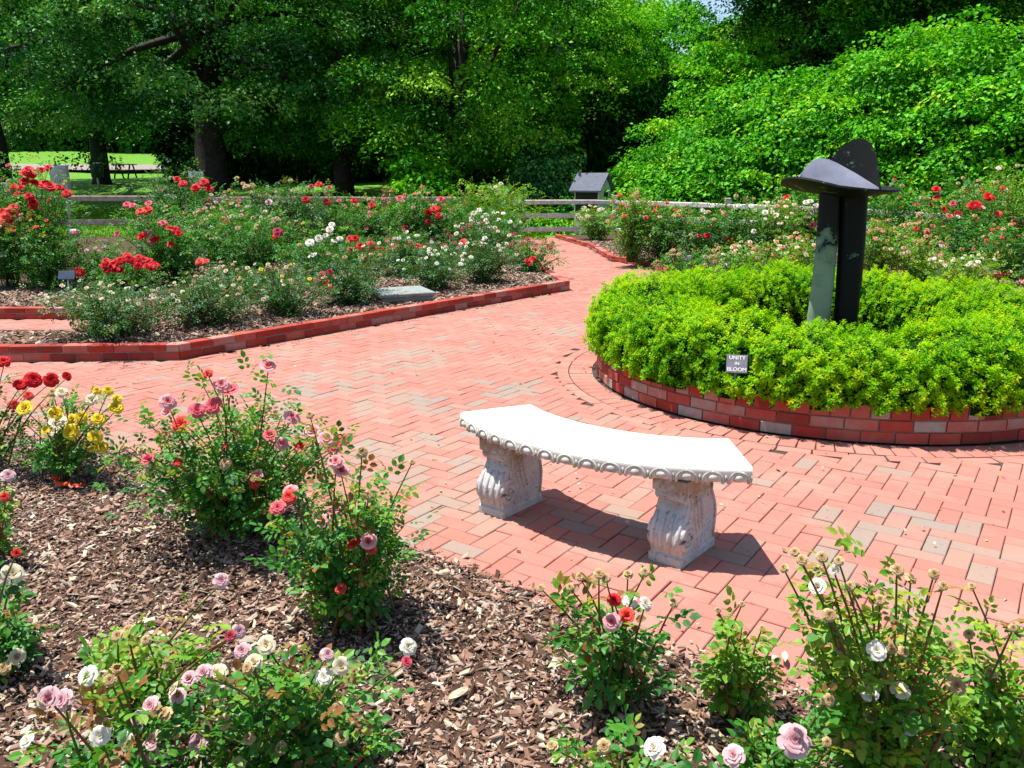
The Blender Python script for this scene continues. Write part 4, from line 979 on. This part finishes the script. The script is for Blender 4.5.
tree(214, 34, .62, (.3, 6.6, 7.4, 6.6, 4.6), "big shade tree with a thick dark trunk standing left of the notice board", 'tree_leaf_cool', 330, 130, .20, 11, limbs=16, tone=.53)
tree(2, 33, .45, (-1, 6.4, 6.4, 6, 4.8), "shade tree whose trunk stands at the left frame edge", 'tree_leaf_cool', 230, 120, .20, 12, tone=.5)
tree(104, 43, .40, (0, 7.6, 6.8, 6, 5.2), "shade tree standing on the sunlit far lawn left of the big trunk", 'tree_leaf', 240, 120, .24, 13, tone=.52)
tree(345, 36, .40, (0, 6.2, 5.5, 6, 4.8), "dark broad tree right of the big trunk with boughs hanging in tiers", 'tree_leaf', 260, 130, .20, 14, limbs=14, tone=.5)
tree(455, 33, .38, (.6, 5.8, 5.4, 5.2, 4.8), "leafy tree in the middle whose boughs droop to the fence", 'tree_leaf', 330, 140, .19, 15, limbs=16, tone=.62)
tree(555, 38, .36, (.2, 6.0, 4.8, 5.0, 5.0), "bright topped tree left of the shed with a dark base", 'lime_leaf', 260, 130, .21, 16, tone=.5)
tree(300, 50, .4, (0, 9, 7, 4, 7.5), "dark tree in the shade far behind the big trunk", 'tree_leaf', 200, 120, .26, 17)
tree(420, 52, .4, (0, 10, 7, 4, 8.2), "tall dark tree far behind the drooping tree", 'tree_leaf', 220, 120, .26, 18, tone=.6)
tree(640, 46, .35, (.3, 5.2, 4.8, 4, 4.2), "lime green rounded tree under the patch of open sky", 'lime_leaf', 300, 120, .23, 19)
tree(705, 44, .30, (0, 4.4, 3.4, 3.5, 4.0), "smaller lime green tree right of the open sky patch", 'lime_leaf', 240, 120, .22, 20)
tree(792, 31, .45, (.2, 9.2, 3.0, 4, 4.6), "dark tree with shaded trunk rising behind the vine mound", 'tree_leaf', 200, 120, .19, 21, limbs=14)
tree(900, 29, .45, (.6, 10.2, 4.8, 4, 4.2), "tall dark tree above the highest vine mound", 'tree_leaf', 230, 120, .19, 22)
tree(1040, 28, .45, (.4, 9.4, 4.6, 4, 4.8), "dark tree in the upper right corner behind the vines", 'tree_leaf', 220, 120, .19, 23)
tree(560, 58, .4, (0, 9, 6, 4, 8), "tall cool green tree far behind the shed", 'tree_leaf', 200, 120, .28, 24)
# distant wood: one leafy mass behind the trees, rolling in height
def wood(name, x0, x1, D0, D1, hfun, n, leaf, mat, label):
    x = R.uniform(x0, x1, n); y = R.uniform(D0, D1, n); hz = hfun(x)
    z = hz * R.random(n) ** .8
    lump = np.sin(x * .9 + y) * .5 + np.sin(x * 2.3 + z * 1.3) * .35 + np.sin(z * 2.1 + x) * .3
    y = y + lump
    O = np.c_[x, y, np.maximum(0, np.minimum(y, 75) - 26) * .085 + z]
    V, F = scatter(LEAF2, O, nrm(runit(n) + [0, -.3, -.4]), nrm(runit(n) * .7 + [0, -.25, .8]), leaf * R.uniform(.6, 1.3, n), R.uniform(.9, 1.3, n))
    t = np.clip(.5 + .25 * lump + R.normal(0, .15, n), 0, 1)
    props(link(name, fast_mesh(name, V, F, M[mat], np.repeat(t, 2))), label, "wood", kind="stuff")
wood("undergrowth", -18.6, 2.8, 44, 47, lambda x: 9.5 + .8 * np.sin(x), 80000, .40, 'wood_leaf_shade', "undergrowth coloured dark as shade below the trees behind the left fence")
wood("woods", -92, 44, 76, 84, lambda x: 13 + 2 * np.sin(x * .3) - 5.2 * np.exp(-((x - 17) / 5) ** 2), 170000, .90, 'tree_leaf', "distant wood closing the view behind the lawn")
wood("undergrowth", 3, 32, 33, 36, lambda x: np.where(x > 9, 9.5, 5.0) + .6 * np.sin(x), 50000, .34, 'wood_leaf_shade', "undergrowth coloured dark as shade behind the vine covered mound on the right")

# ------------------------------------------------------------------ vine-covered mounds behind the right fence
def mound(px, D, top_py, rx, ry, label, seed, mat='lime_leaf', n=15000, leaf=.125):
    D += .4 * ry; ry *= 1.45; n = int(n * 1.7)
    rg = np.random.default_rng(seed); x0 = AT(px, 200, D)[0]; h = AT(px, top_py, D)[2]
    root = empty("vine_bush", (x0, D, 0), label, "bush")
    def surf(a, u):
        lump = 1 + .15 * np.sin(a * 3 + seed) * np.sin(u * 4 + seed) + .13 * np.sin(a * 7 + seed * 2 + u * 5) + .06 * np.sin(a * 13 + u * 14)
        e = u * math.pi / 2
        return np.c_[rx * np.cos(a) * np.cos(e) ** .9 * lump, ry * np.sin(a) * np.cos(e) ** .95 * lump, h * np.sin(e) * (1 + (lump - 1) * .6) + .1]
    A, U = np.meshgrid(np.linspace(0, 2 * math.pi, 40), np.linspace(0, 1, 14), indexing='ij')
    mb = MB(); S = surf(A.ravel(), U.ravel()).reshape(40, 14, 3) * .80; mb.grid(S); mb.build("shade_core", M['wood_leaf_shade'], root)  # dark shell paints shade into the hollows between leaf sprays
    # ragged leafy trails: leaves cluster in hanging sprays
    PER = 120; ns = n // PER * 2
    a = rg.uniform(0, 2 * math.pi, ns); u = np.arcsin(rg.random(ns) ** .85) / (math.pi / 2)
    C0 = surf(a, u); out = nrm(C0 * [1 / rx, 1 / ry, 1 / h]); C0 = C0 + out * rg.normal(.02, .26, ns)[:, None]
    big = rg.uniform(.35, .85, ns)
    k = np.repeat(np.arange(ns), PER // 2 + 25); nl = len(k)
    b = rg.uniform(0, 2 * math.pi, nl); q = np.sqrt(rg.random(nl)); hr = big[k]
    off = np.c_[np.cos(b) * q * hr, np.sin(b) * q * hr, -q * q * hr * .55 + rg.normal(0, .055, nl)] + out[k] * (q * hr * .15)[:, None]
    O = C0[k] + off; O[:, 2] = np.maximum(O[:, 2], .05)
    X = nrm(np.c_[np.cos(b), np.sin(b), rg.normal(-.45, .4, nl)] + rg.normal(0, .5, (nl, 3))); Nn = nrm(out[k] * .35 + rg.normal(0, .4, (nl, 3)) + [0, 0, .9])
    V, F = scatter(LEAF2, O, X, Nn, leaf * rg.uniform(.6, 1.35, nl), rg.uniform(1.0, 1.45, nl))
    t = np.clip(.47 + (.12 * np.sin(a * 9 + seed) * np.sin(u * 7) + rg.normal(0, .18, ns))[k] + rg.normal(0, .15, nl), 0, 1)
    link("foliage", fast_mesh("foliage", V, F, M[mat], np.repeat(t, 2)), root)
mound(697, 27, 136, 2.2, 2.2, "vine covered bush just right of the shed, lowest of the mounds", 31)
mound(768, 25.5, 102, 2.5, 2.3, "vine covered bush behind the fence left of the sculpture disc", 32, n=18000)
mound(842, 24.0, 82, 2.5, 2.4, "tall vine covered bush directly above the sculpture", 33, n=20000)
mound(918, 22.5, 48, 2.4, 2.4, "highest vine covered bush peaking near the top right", 34, n=24000)
mound(1010, 20.5, 72, 2.5, 2.3, "vine covered bush cut by the right frame edge", 35, n=22000)
mound(722, 30, 66, 2.0, 2.0, "vine draped sapling behind the lower mounds under a dark hollow", 36, n=12000)
mound(418, 29, 160, .9, .9, "small bright green bush in shade at the left fence", 37, n=4500, leaf=.14)
mound(545, 30, 160, 1.1, 1.0, "small dusky green bush just left of the shed", 38, 'tree_leaf_cool', n=4500, leaf=.14)
mound(548, 27.5, 214, .9, .6, "low green plants behind the three rail fence left of the shed", 39, n=3000, leaf=.12)

# ------------------------------------------------------------------ rose beds
def BL(D, *items):
    """world points of individual blooms seen in the photo: (px, py, colour, radius in px)"""
    return [(AT(x, y, D + random.uniform(-.12, .06)), c, r * D / FPX) for x, y, c, r in items]
def rb(bx, by, h, w, label, auto=(), at=(), z=.115, mat='rose_leaf', dD=-.1, **kw):
    D = G(bx, by, z)[1]
    if z > 0: w *= 1.28; h *= 1.06; kw.setdefault('canes', 20); auto = [(c, int(n * 1.6) + 1) for c, n in auto]
    return px_bush(bx, by, h, w, label, auto, z, mat=mat, blooms=BL(D + (-.05 - .2 * w * D / FPX if z == 0 else -.32 * w * D / FPX), *at), **kw)

# --- near bed: every bush by itself
rb(-8, 470, 78, 66, "rose bush with crimson blooms cut by the left frame edge behind the yellow roses", at=[(4, 362, 'red', 6), (20, 385, 'red', 6), (33, 380, 'red', 8), (51, 380, 'red', 7), (66, 377, 'red', 5), (28, 396, 'coral', 5), (14, 405, 'coral', 5)], z=0, near=True, leaf=.034, nleaf=900, mat='rose_leaf_dark')
rb(66, 476, 90, 112, "yellow rose bush with many small yellow blooms above orange ribbon", at=[(26, 409, 'yellow', 8), (56, 414, 'yellow', 7), (58, 422, 'cream', 8), (73, 421, 'yellow', 8), (82, 417, 'yellow', 6), (98, 420, 'yellow', 7), (72, 432, 'yellow', 8), (56, 432, 'cream', 6), (46, 431, 'yellow', 5), (95, 437, 'yellow', 7), (102, 447, 'yellow', 6), (116, 408, 'yellow', 7), (117, 399, 'yellow', 5), (92, 400, 'cream', 6), (108, 391, 'yellow', 5), (62, 393, 'cream', 6), (92, 449, 'yellow', 4), (97, 391, 'yellow', 4)], auto=[('spent', 5)], z=0, near=True, leaf=.034, nleaf=2200, canes=12, low=.22)
rb(236, 532, 150, 232, "large rose bush with pink and coral blooms nearest the path on the left", at=[(168, 402, 'bicolor', 8), (181, 424, 'coral', 9), (197, 411, 'pink', 8), (214, 406, 'pink', 9), (230, 392, 'pink', 10), (222, 385, 'bicolor', 8), (268, 367, 'bicolor', 8), (208, 374, 'coral', 5), (168, 412, 'bicolor', 7), (149, 460, 'pink', 7), (178, 463, 'coral', 5), (225, 447, 'coral', 5), (292, 418, 'bicolor', 8), (270, 436, 'pink', 7), (282, 444, 'bicolor', 7), (300, 445, 'coral', 7), (312, 432, 'bicolor', 8), (326, 440, 'bicolor', 9), (334, 446, 'pink', 8), (344, 440, 'pink', 6), (255, 483, 'coral', 6), (257, 476, 'bicolor', 6), (150, 425, 'spent', 5), (142, 450, 'spent', 6), (225, 380, 'spent', 5)], auto=[('spent', 8)], z=0, near=True, leaf=.036, nleaf=6800, canes=26)
rb(352, 622, 168, 156, "tall rose bush with sparse upright shoots right of the large pink one", at=[(336, 462, 'bicolor', 8), (341, 472, 'bicolor', 8), (290, 497, 'coral', 8), (291, 492, 'bicolor', 8), (278, 508, 'pink', 8), (323, 521, 'bicolor', 8), (354, 545, 'coral', 8), (369, 542, 'bicolor', 9), (371, 549, 'coral', 6), (341, 589, 'coral', 6), (362, 452, 'spent', 7), (412, 462, 'spent', 4), (368, 495, 'spent', 6), (310, 415, 'spent', 5)], z=0, near=True, leaf=.035, nleaf=3900, canes=22, low=.1)
rb(618, 700, 114, 136, "small rose bush with two white topped red blooms in front of the bench", at=[(614, 600, 'red', 7), (630, 602, 'white', 8), (645, 604, 'white', 8), (612, 622, 'bicolor', 9), (627, 616, 'coral', 9), (599, 574, 'spent', 7), (606, 578, 'spent', 6), (628, 574, 'spent', 7), (645, 572, 'spent', 6), (674, 603, 'spent', 6), (580, 577, 'spent', 6), (570, 587, 'spent', 5), (541, 588, 'spent', 5), (610, 646, 'spent', 7)], z=0, near=True, leaf=.042, nleaf=900, canes=10, mat='rose_leaf', sparse=.2, low=.28)
rb(742, 722, 120, 88, "thin yellowish rose bush with no open blooms beside the white topped red one", at=[(718, 610, 'spent', 4), (742, 604, 'spent', 4), (762, 628, 'spent', 4)], z=0, near=True, leaf=.036, nleaf=650, canes=10, mat='rose_leaf_lime', sparse=.3, low=.25)
rb(872, 790, 226, 190, "tall open rose bush with small white blooms and dry flower heads on the lower right", at=[(818, 587, 'white', 9), (876, 651, 'white', 10), (869, 692, 'white', 10), (900, 691, 'cream', 10), (908, 726, 'white', 11), (795, 552, 'spent', 6), (802, 560, 'spent', 7), (822, 557, 'spent', 7), (839, 561, 'spent', 6), (784, 568, 'spent', 6), (834, 570, 'white', 5), (850, 586, 'spent', 6), (872, 588, 'spent', 6), (880, 600, 'spent', 7), (897, 570, 'spent', 8), (911, 578, 'spent', 8), (934, 574, 'spent', 7), (943, 586, 'spent', 6), (829, 615, 'spent', 8), (840, 650, 'spent', 8), (891, 647, 'spent', 8), (903, 652, 'spent', 8)], auto=[('spent', 6)], z=0, near=True, leaf=.034, nleaf=4300, canes=26, mat='rose_leaf_lime', sparse=.35, low=.1)
rb(992, 765, 170, 120, "thin rose bush at the right frame edge with dry flower heads", at=[(969, 634, 'spent', 7), (992, 672, 'spent', 8), (972, 586, 'spent', 5), (1013, 628, 'spent', 5)], z=0, near=True, leaf=.036, nleaf=1700, canes=16, mat='rose_leaf_lime', sparse=.35)
rb(770, 812, 118, 130, "low rose bush with a wide pale pink bloom at the bottom edge", at=[(794, 741, 'lilac', 17), (734, 756, 'lilac', 12), (827, 742, 'spent', 6), (870, 716, 'spent', 9), (828, 700, 'spent', 8)], z=0, near=True, leaf=.036, nleaf=1300, canes=12)
rb(632, 830, 104, 190, "low leafy rose shoots with one white bloom along the bottom edge", at=[(655, 748, 'white', 12), (604, 746, 'spent', 9), (552, 746, 'spent', 8)], z=0, near=True, leaf=.040, nleaf=700, canes=10, sparse=.2)
rb(300, 768, 124, 220, "wide lilac pink rose bush with a slanting row of fading blooms", at=[(243, 651, 'lilac', 9), (267, 645, 'cream', 10), (254, 662, 'cream', 9), (248, 668, 'spent', 8), (204, 673, 'lilac', 9), (218, 674, 'cream', 10), (190, 679, 'lilac', 9), (176, 690, 'cream', 9), (178, 696, 'lilac', 9), (152, 706, 'lilac', 10), (165, 714, 'spent', 10), (140, 720, 'lilac', 11), (128, 741, 'white', 10), (156, 741, 'lilac', 11), (150, 752, 'lilac', 13), (199, 742, 'lilac', 11), (176, 732, 'spent', 9), (224, 722, 'spent', 10), (324, 677, 'white', 9), (341, 666, 'cream', 9), (327, 655, 'lilac', 8), (408, 647, 'white', 9), (406, 662, 'pink', 6), (338, 708, 'spent', 8), (281, 748, 'spent', 9), (249, 738, 'spent', 8), (341, 738, 'spent', 10), (238, 765, 'spent', 10)], z=0, near=True, leaf=.036, nleaf=2900, canes=20)
rb(140, 838, 128, 170, "lilac rose bush at the bottom left edge with white and pink fading blooms", at=[(100, 736, 'white', 10), (64, 700, 'lilac', 12), (50, 698, 'lilac', 12), (28, 740, 'white', 9), (89, 676, 'white', 11), (110, 680, 'spent', 8), (116, 670, 'spent', 8)], z=0, near=True, leaf=.036, nleaf=1500, canes=12)
rb(150, 722, 104, 150, "yellow green young rose bush in the mulch with few faded heads", at=[(128, 630, 'spent', 8), (118, 636, 'spent', 8), (104, 652, 'spent', 7), (146, 640, 'spent', 6), (221, 581, 'lilac', 8), (238, 632, 'lilac', 8), (230, 636, 'pink', 6)], z=0, near=True, leaf=.036, nleaf=1100, canes=14, mat='rose_leaf_lime', sparse=.2)
rb(-6, 668, 92, 78, "rose bush at the left frame edge with one cream bloom", at=[(12, 574, 'cream', 11), (16, 553, 'coral', 5), (18, 657, 'cream', 9), (4, 668, 'spent', 8)], z=0, near=True, leaf=.036, nleaf=900)
rb(2, 560, 92, 56, "small rose bush with a pale lilac bloom at the left frame edge below yellow roses", at=[(8, 476, 'lilac', 7), (5, 497, 'coral', 5)], z=0, near=True, leaf=.034, nleaf=320, sparse=.3)

# --- left bed, front row behind the brick edging
rb(112, 338, 52, 128, "wide low dark rose bush with cream buds, leftmost behind the long brick edging", [('cream', 24)], mat='rose_leaf_dark', canes=16)
rb(210, 326, 46, 96, "low dark rose bush with few cream buds, second from left behind the edging", [('cream', 12), ('spent', 8)], mat='rose_leaf_dark')
rb(284, 316, 46, 86, "low rose bush with yellowish buds, third from left behind the edging", [('spent', 8), ('yellow', 3), ('cream', 4)], mat='rose_leaf_dark')
rb(350, 304, 48, 76, "low rose bush with crimson blooms beside the stone slab", [('spent', 4)], at=[(322, 276, 'magenta', 5), (317, 281, 'magenta', 4), (326, 283, 'red', 4), (333, 288, 'red', 3), (330, 272, 'magenta', 3)], mat='rose_leaf_dark')
rb(436, 290, 38, 66, "low white flowered rose bush just behind the stone slab", [('white', 14)], mat='rose_leaf_dark')
rb(484, 284, 40, 56, "low white flowered rose bush right of the one behind the slab", [('white', 7), ('cream', 5)], mat='rose_leaf_dark')
rb(531, 272, 30, 46, "rose bush with orange red blooms at the brick corner of the left bed", [('magenta', 9)], at=[(529, 263, 'coral', 4), (533, 259, 'red', 4), (527, 261, 'red', 3)])
rb(404, 276, 38, 70, "white rose bush standing behind the stone slab farther from the edging", [('white', 9)], mat='rose_leaf_dark')
# --- left bed, second row
rb(126, 292, 34, 96, "low bush under a wide mass of scarlet blooms behind the cream buds", at=[(103 + 4.6 * i + random.uniform(-2, 2), 266 - 9 * math.sin(i / 11 * 3.1) + random.uniform(-2, 4), 'red', 4.6) for i in range(12)] + [(108 + 4 * i, 269 + random.uniform(-2, 2), 'red', 4.5) for i in range(4)] + [(138 + 4.5 * i, 267 + random.uniform(-2, 2), 'red', 4.5) for i in range(5)])
rb(50, 290, 70, 74, "rose bush with a single red ball bloom beside the dark label on the left", [('coral', 6), ('spent', 5)], at=[(79, 272, 'red', 5.5)])
rb(236, 296, 30, 80, "low spreading rose bush with an orange bloom and pale buds", [('spent', 8), ('cream', 8)], at=[(200, 262, 'coral', 5), (206, 262, 'coral', 4)], mat='rose_leaf_dark')
rb(180, 283, 72, 104, "rose bush with crimson clusters right of the scarlet mass", [('spent', 6)], at=[(142, 237, 'red', 5), (148, 234, 'pink', 5), (151, 241, 'pink', 4), (156, 239, 'red', 4), (170, 229, 'red', 5), (176, 231, 'red', 5), (179, 234, 'red', 4), (163, 224, 'pink', 5), (147, 211, 'red', 6), (141, 212, 'coral', 5), (127, 205, 'pink', 4), (133, 206, 'pink', 4), (171, 245, 'red', 4), (118, 234, 'pink', 4), (149, 204, 'pink', 4)])
rb(252, 278, 62, 96, "dense green rose bush with pale pink heads in the middle of the left bed", [('spent', 10), ('lilac', 6)], at=[(278, 232, 'magenta', 5), (276, 236, 'red', 4)])
rb(320, 284, 50, 66, "rose bush carrying large white ball blooms in the left bed", [('spent', 4)], at=[(310, 243, 'white', 5.5), (313, 256, 'white', 6), (319, 239, 'white', 5), (330, 230, 'white', 5), (334, 242, 'white', 4.5), (340, 239, 'white', 4), (326, 236, 'white', 4), (332, 225, 'white', 4)])
rb(352, 270, 34, 62, "rose bush with a row of red blooms left of the white ones", at=[(350, 239, 'red', 4), (356, 239, 'red', 4), (361, 247, 'red', 5), (373, 249, 'coral', 5), (380, 250, 'red', 4), (350, 250, 'red', 3.5), (363, 258, 'red', 4), (364, 265, 'coral', 3), (371, 244, 'red', 4)])
rb(406, 266, 32, 54, "rose bush with a row of red blooms above the white one", at=[(391, 250, 'red', 5), (396, 247, 'red', 5), (399, 246, 'red', 4), (411, 245, 'red', 5), (417, 247, 'red', 5), (422, 250, 'red', 5), (424, 253, 'red', 4), (389, 241, 'red', 4)])
rb(478, 262, 36, 66, "rose bush with small dark red heads in the right of the left bed", [('magenta', 8), ('cream', 6)], at=[(463, 243, 'coral', 5)], mat='rose_leaf_dark')
rb(496, 254, 40, 44, "white rose bush nearest the path narrowing on the left", [('white', 7)])
# --- left bed, third row and back
rb(12, 286, 98, 64, "tall rose bush with big coral red heads cut by the left frame edge", [('spent', 4)], at=[(11, 214, 'coral', 7), (6, 219, 'coral', 7), (3, 213, 'coral', 6), (12, 222, 'coral', 6), (10, 229, 'coral', 5), (2, 222, 'coral', 6), (14, 208, 'coral', 5), (3, 254, 'cream', 4)], dD=-.3)
rb(46, 284, 110, 76, "tallest rose bush at left crowned by clustered red blooms before the sign pole", [('coral', 5), ('yellow', 3), ('spent', 6)], at=[(28, 171, 'red', 6), (25, 174, 'coral', 5), (31, 175, 'red', 5), (25, 182, 'red', 5), (34, 183, 'red', 5), (46, 185, 'red', 6), (50, 187, 'red', 6), (43, 187, 'red', 5), (53, 189, 'red', 5), (48, 168, 'red', 4), (42, 171, 'red', 4), (21, 188, 'red', 4), (14, 187, 'red', 4), (18, 195, 'red', 4), (29, 197, 'red', 5), (60, 188, 'red', 4), (67, 194, 'red', 5), (34, 203, 'red', 5), (33, 207, 'red', 4), (47, 224, 'coral', 4), (30, 215, 'coral', 3)], mat='rose_leaf', canes=16)
rb(98, 280, 30, 46, "low rose bush with faded pink heads left of the crimson clusters", [('lilac', 7), ('spent', 6)])
rb(184, 258, 82, 74, "tall rose bush with red blooms on top reaching above the fence rail", [('spent', 3)], at=[(177, 180, 'red', 4), (183, 184, 'red', 4.5), (204, 183, 'red', 5), (196, 189, 'red', 5), (208, 189, 'red', 5), (195, 187, 'coral', 4)], mat='rose_leaf_dark', canes=14)
rb(164, 246, 74, 32, "slender dark rose bush poking above the fence rail left of the red topped bush", mat='rose_leaf_dark', nleaf=700)
rb(222, 262, 58, 66, "rose bush with many faded pink heads under the fence rail", [('lilac', 8), ('pink', 6), ('spent', 10)], at=[(228, 221, 'red', 4), (215, 238, 'lilac', 4)])
rb(292, 258, 76, 68, "tall dark rose bush beside red blooms rising above the rail", [('spent', 5)], at=[(319, 185, 'red', 4), (306, 200, 'red', 4), (311, 187, 'pink', 3), (329, 188, 'pink', 3), (327, 202, 'red', 3.5), (269, 203, 'lilac', 4)], mat='rose_leaf_dark', canes=14)
rb(252, 250, 62, 48, "leafy rose bush in the gap left of the tall dark one by the rail", [('spent', 8)], at=[(246, 187, 'spent', 4), (252, 186, 'spent', 4)], nleaf=1600)
rb(336, 250, 50, 60, "rose bush with a few small red blooms in front of the bright lawn", [('pink', 4), ('spent', 4)], at=[(354, 201, 'red', 3.5), (329, 203, 'red', 3), (311, 222, 'magenta', 4)])
rb(376, 246, 42, 58, "mid green rose bush with faded heads left of the reddish fence post", [('pink', 5), ('spent', 6)], at=[(372, 206, 'red', 4), (367, 228, 'pink', 3)])
rb(414, 250, 54, 64, "rose bush with a knot of red blooms right of the reddish fence post", [('pink', 7), ('spent', 4)], at=[(428, 213, 'red', 4.5), (434, 210, 'red', 5), (437, 209, 'red', 4), (439, 216, 'red', 4), (428, 222, 'red', 3), (441, 200, 'pink', 4), (400, 199, 'pink', 4), (405, 229, 'magenta', 4)])
rb(450, 250, 44, 54, "leafy rose bush with narrow leaves left of the white flat heads", [('cream', 4)], mat='rose_leaf')
rb(478, 246, 42, 62, "bush with a broad cluster of white flat heads before the far bench", at=[(479, 211, 'white', 4), (474, 214, 'white', 4), (472, 219, 'white', 4), (476, 223, 'white', 4), (465, 226, 'white', 4), (482, 221, 'white', 4), (486, 216, 'white', 4), (489, 222, 'white', 4), (495, 224, 'white', 4), (498, 225, 'white', 4), (488, 229, 'white', 4), (503, 231, 'white', 4), (445, 234, 'white', 3.5)])
rb(496, 240, 54, 82, "yellow tipped leafy shrub above the far bench at the fence corner", [('cream', 2)], mat='rose_leaf_lime', name="leafy_shrub", cat="shrub")
rb(384, 262, 24, 40, "small rose bush with dark leaves between the two red rows", [('magenta', 3)], mat='rose_leaf_dark')
rb(440, 268, 24, 46, "small dark rose bush between red row and white bushes", [('magenta', 5)], mat='rose_leaf_dark')

# --- right bed
zr = .085
rb(632, 262, 62, 44, "rose bush with orange red young growth at the fence post right of the shed", [('coral', 6), ('peach', 12)], z=zr, mat='rose_leaf_lime')
rb(597, 240, 30, 40, "small pale flowered rose bush in front of the shed", [('cream', 12)], z=zr, mat='rose_leaf_lime')
rb(662, 262, 54, 54, "rose bush with small coral heads right of the orange tipped one", [('coral', 7), ('spent', 8)], z=zr, mat='rose_leaf')
rb(698, 264, 54, 54, "rose bush with two close red blooms in the right bed", [('spent', 10)], at=[(699, 237, 'red', 3.5), (707, 236, 'red', 3.5), (703, 211, 'white', 3)], z=zr, mat='rose_leaf')
rb(736, 262, 58, 58, "rose bush with white blooms at the grey fence post", [('spent', 6)], at=[(712, 206, 'white', 3.5), (735, 207, 'white', 3.5), (739, 206, 'white', 3.5), (751, 206, 'white', 3), (730, 240, 'red', 3.5), (707, 213, 'white', 3.5), (714, 220, 'white', 3)], z=zr)
rb(774, 262, 58, 56, "rose bush with cream heads left of the sculpture pillars", [('cream', 12), ('peach', 4)], at=[(765, 213, 'white', 4), (776, 216, 'cream', 4), (754, 232, 'white', 4), (780, 224, 'cream', 4)], z=zr, mat='rose_leaf_lime')
rb(800, 252, 66, 46, "rose bush with white blooms right behind the left edge of the disc", at=[(787, 198, 'red', 4), (786, 203, 'coral', 4), (806, 203, 'white', 4), (810, 202, 'white', 4), (806, 209, 'white', 4), (811, 212, 'white', 4), (808, 217, 'white', 4), (816, 206, 'white', 4), (812, 226, 'pink', 5)], auto=[('spent', 5)], z=zr, mat='rose_leaf')
rb(690, 290, 36, 70, "low rose bush behind the hedge beside the white topped stake", [('peach', 8), ('spent', 6)], z=zr, mat='rose_leaf')
rb(752, 288, 42, 72, "low pale peach rose bush behind the hedge left of the sculpture", [('peach', 16), ('cream', 14)], z=zr, mat='rose_leaf_lime')
rb(800, 290, 50, 62, "peach rose bush behind the hedge beside the left pillar", [('peach', 18), ('cream', 10)], z=zr, mat='rose_leaf_lime')
rb(890, 258, 70, 56, "tall leafy rose bush right of the sculpture under the disc", [('spent', 6), ('coral', 4)], z=zr)
rb(876, 284, 56, 56, "rose bush with peach heads right of the dark pillar", [('peach', 14), ('spent', 6)], z=zr, mat='rose_leaf_lime')
rb(918, 286, 44, 62, "low rose bush with pale pink heads behind the hedge right of the sculpture", [('peach', 16), ('lilac', 6)], z=zr, mat='rose_leaf_lime')
rb(918, 264, 44, 46, "rose bush with salmon tips below the fence gap", [('peach', 8), ('spent', 6)], at=[(916, 229, 'coral', 3), (927, 232, 'pink', 3)], z=zr, mat='rose_leaf_lime')
rb(955, 262, 74, 76, "tall rose bush with red blooms above the right end of the rail", [('coral', 5), ('spent', 4)], at=[(936, 190, 'red', 4.5), (937, 198, 'coral', 4.5), (953, 204, 'pink', 4), (972, 206, 'red', 5), (976, 205, 'red', 5), (978, 208, 'red', 4), (958, 214, 'red', 4), (949, 217, 'pink', 4), (944, 210, 'coral', 4), (988, 197, 'red', 5), (992, 198, 'coral', 4), (983, 208, 'white', 3), (998, 214, 'coral', 4), (958, 217, 'white', 3)], z=zr)
rb(1004, 258, 80, 78, "tall yellow green rose bush at the right frame edge below the vines", [('spent', 8), ('cream', 4)], z=zr, mat='rose_leaf_lime')
rb(970, 268, 48, 52, "dense green rose bush with a dark hollow at its foot on the right", [('spent', 3)], z=zr, mat='rose_leaf')
rb(1012, 280, 50, 60, "rose bush with coral heads right of the dense green one at the frame edge", [('coral', 8), ('spent', 8)], z=zr, mat='rose_leaf')
rb(962, 292, 34, 64, "low yellowish rose bush with white heads behind the hedge at right", [('cream', 8), ('white', 5)], at=[(971, 263, 'white', 3), (978, 262, 'white', 3)], z=zr, mat='rose_leaf_lime')
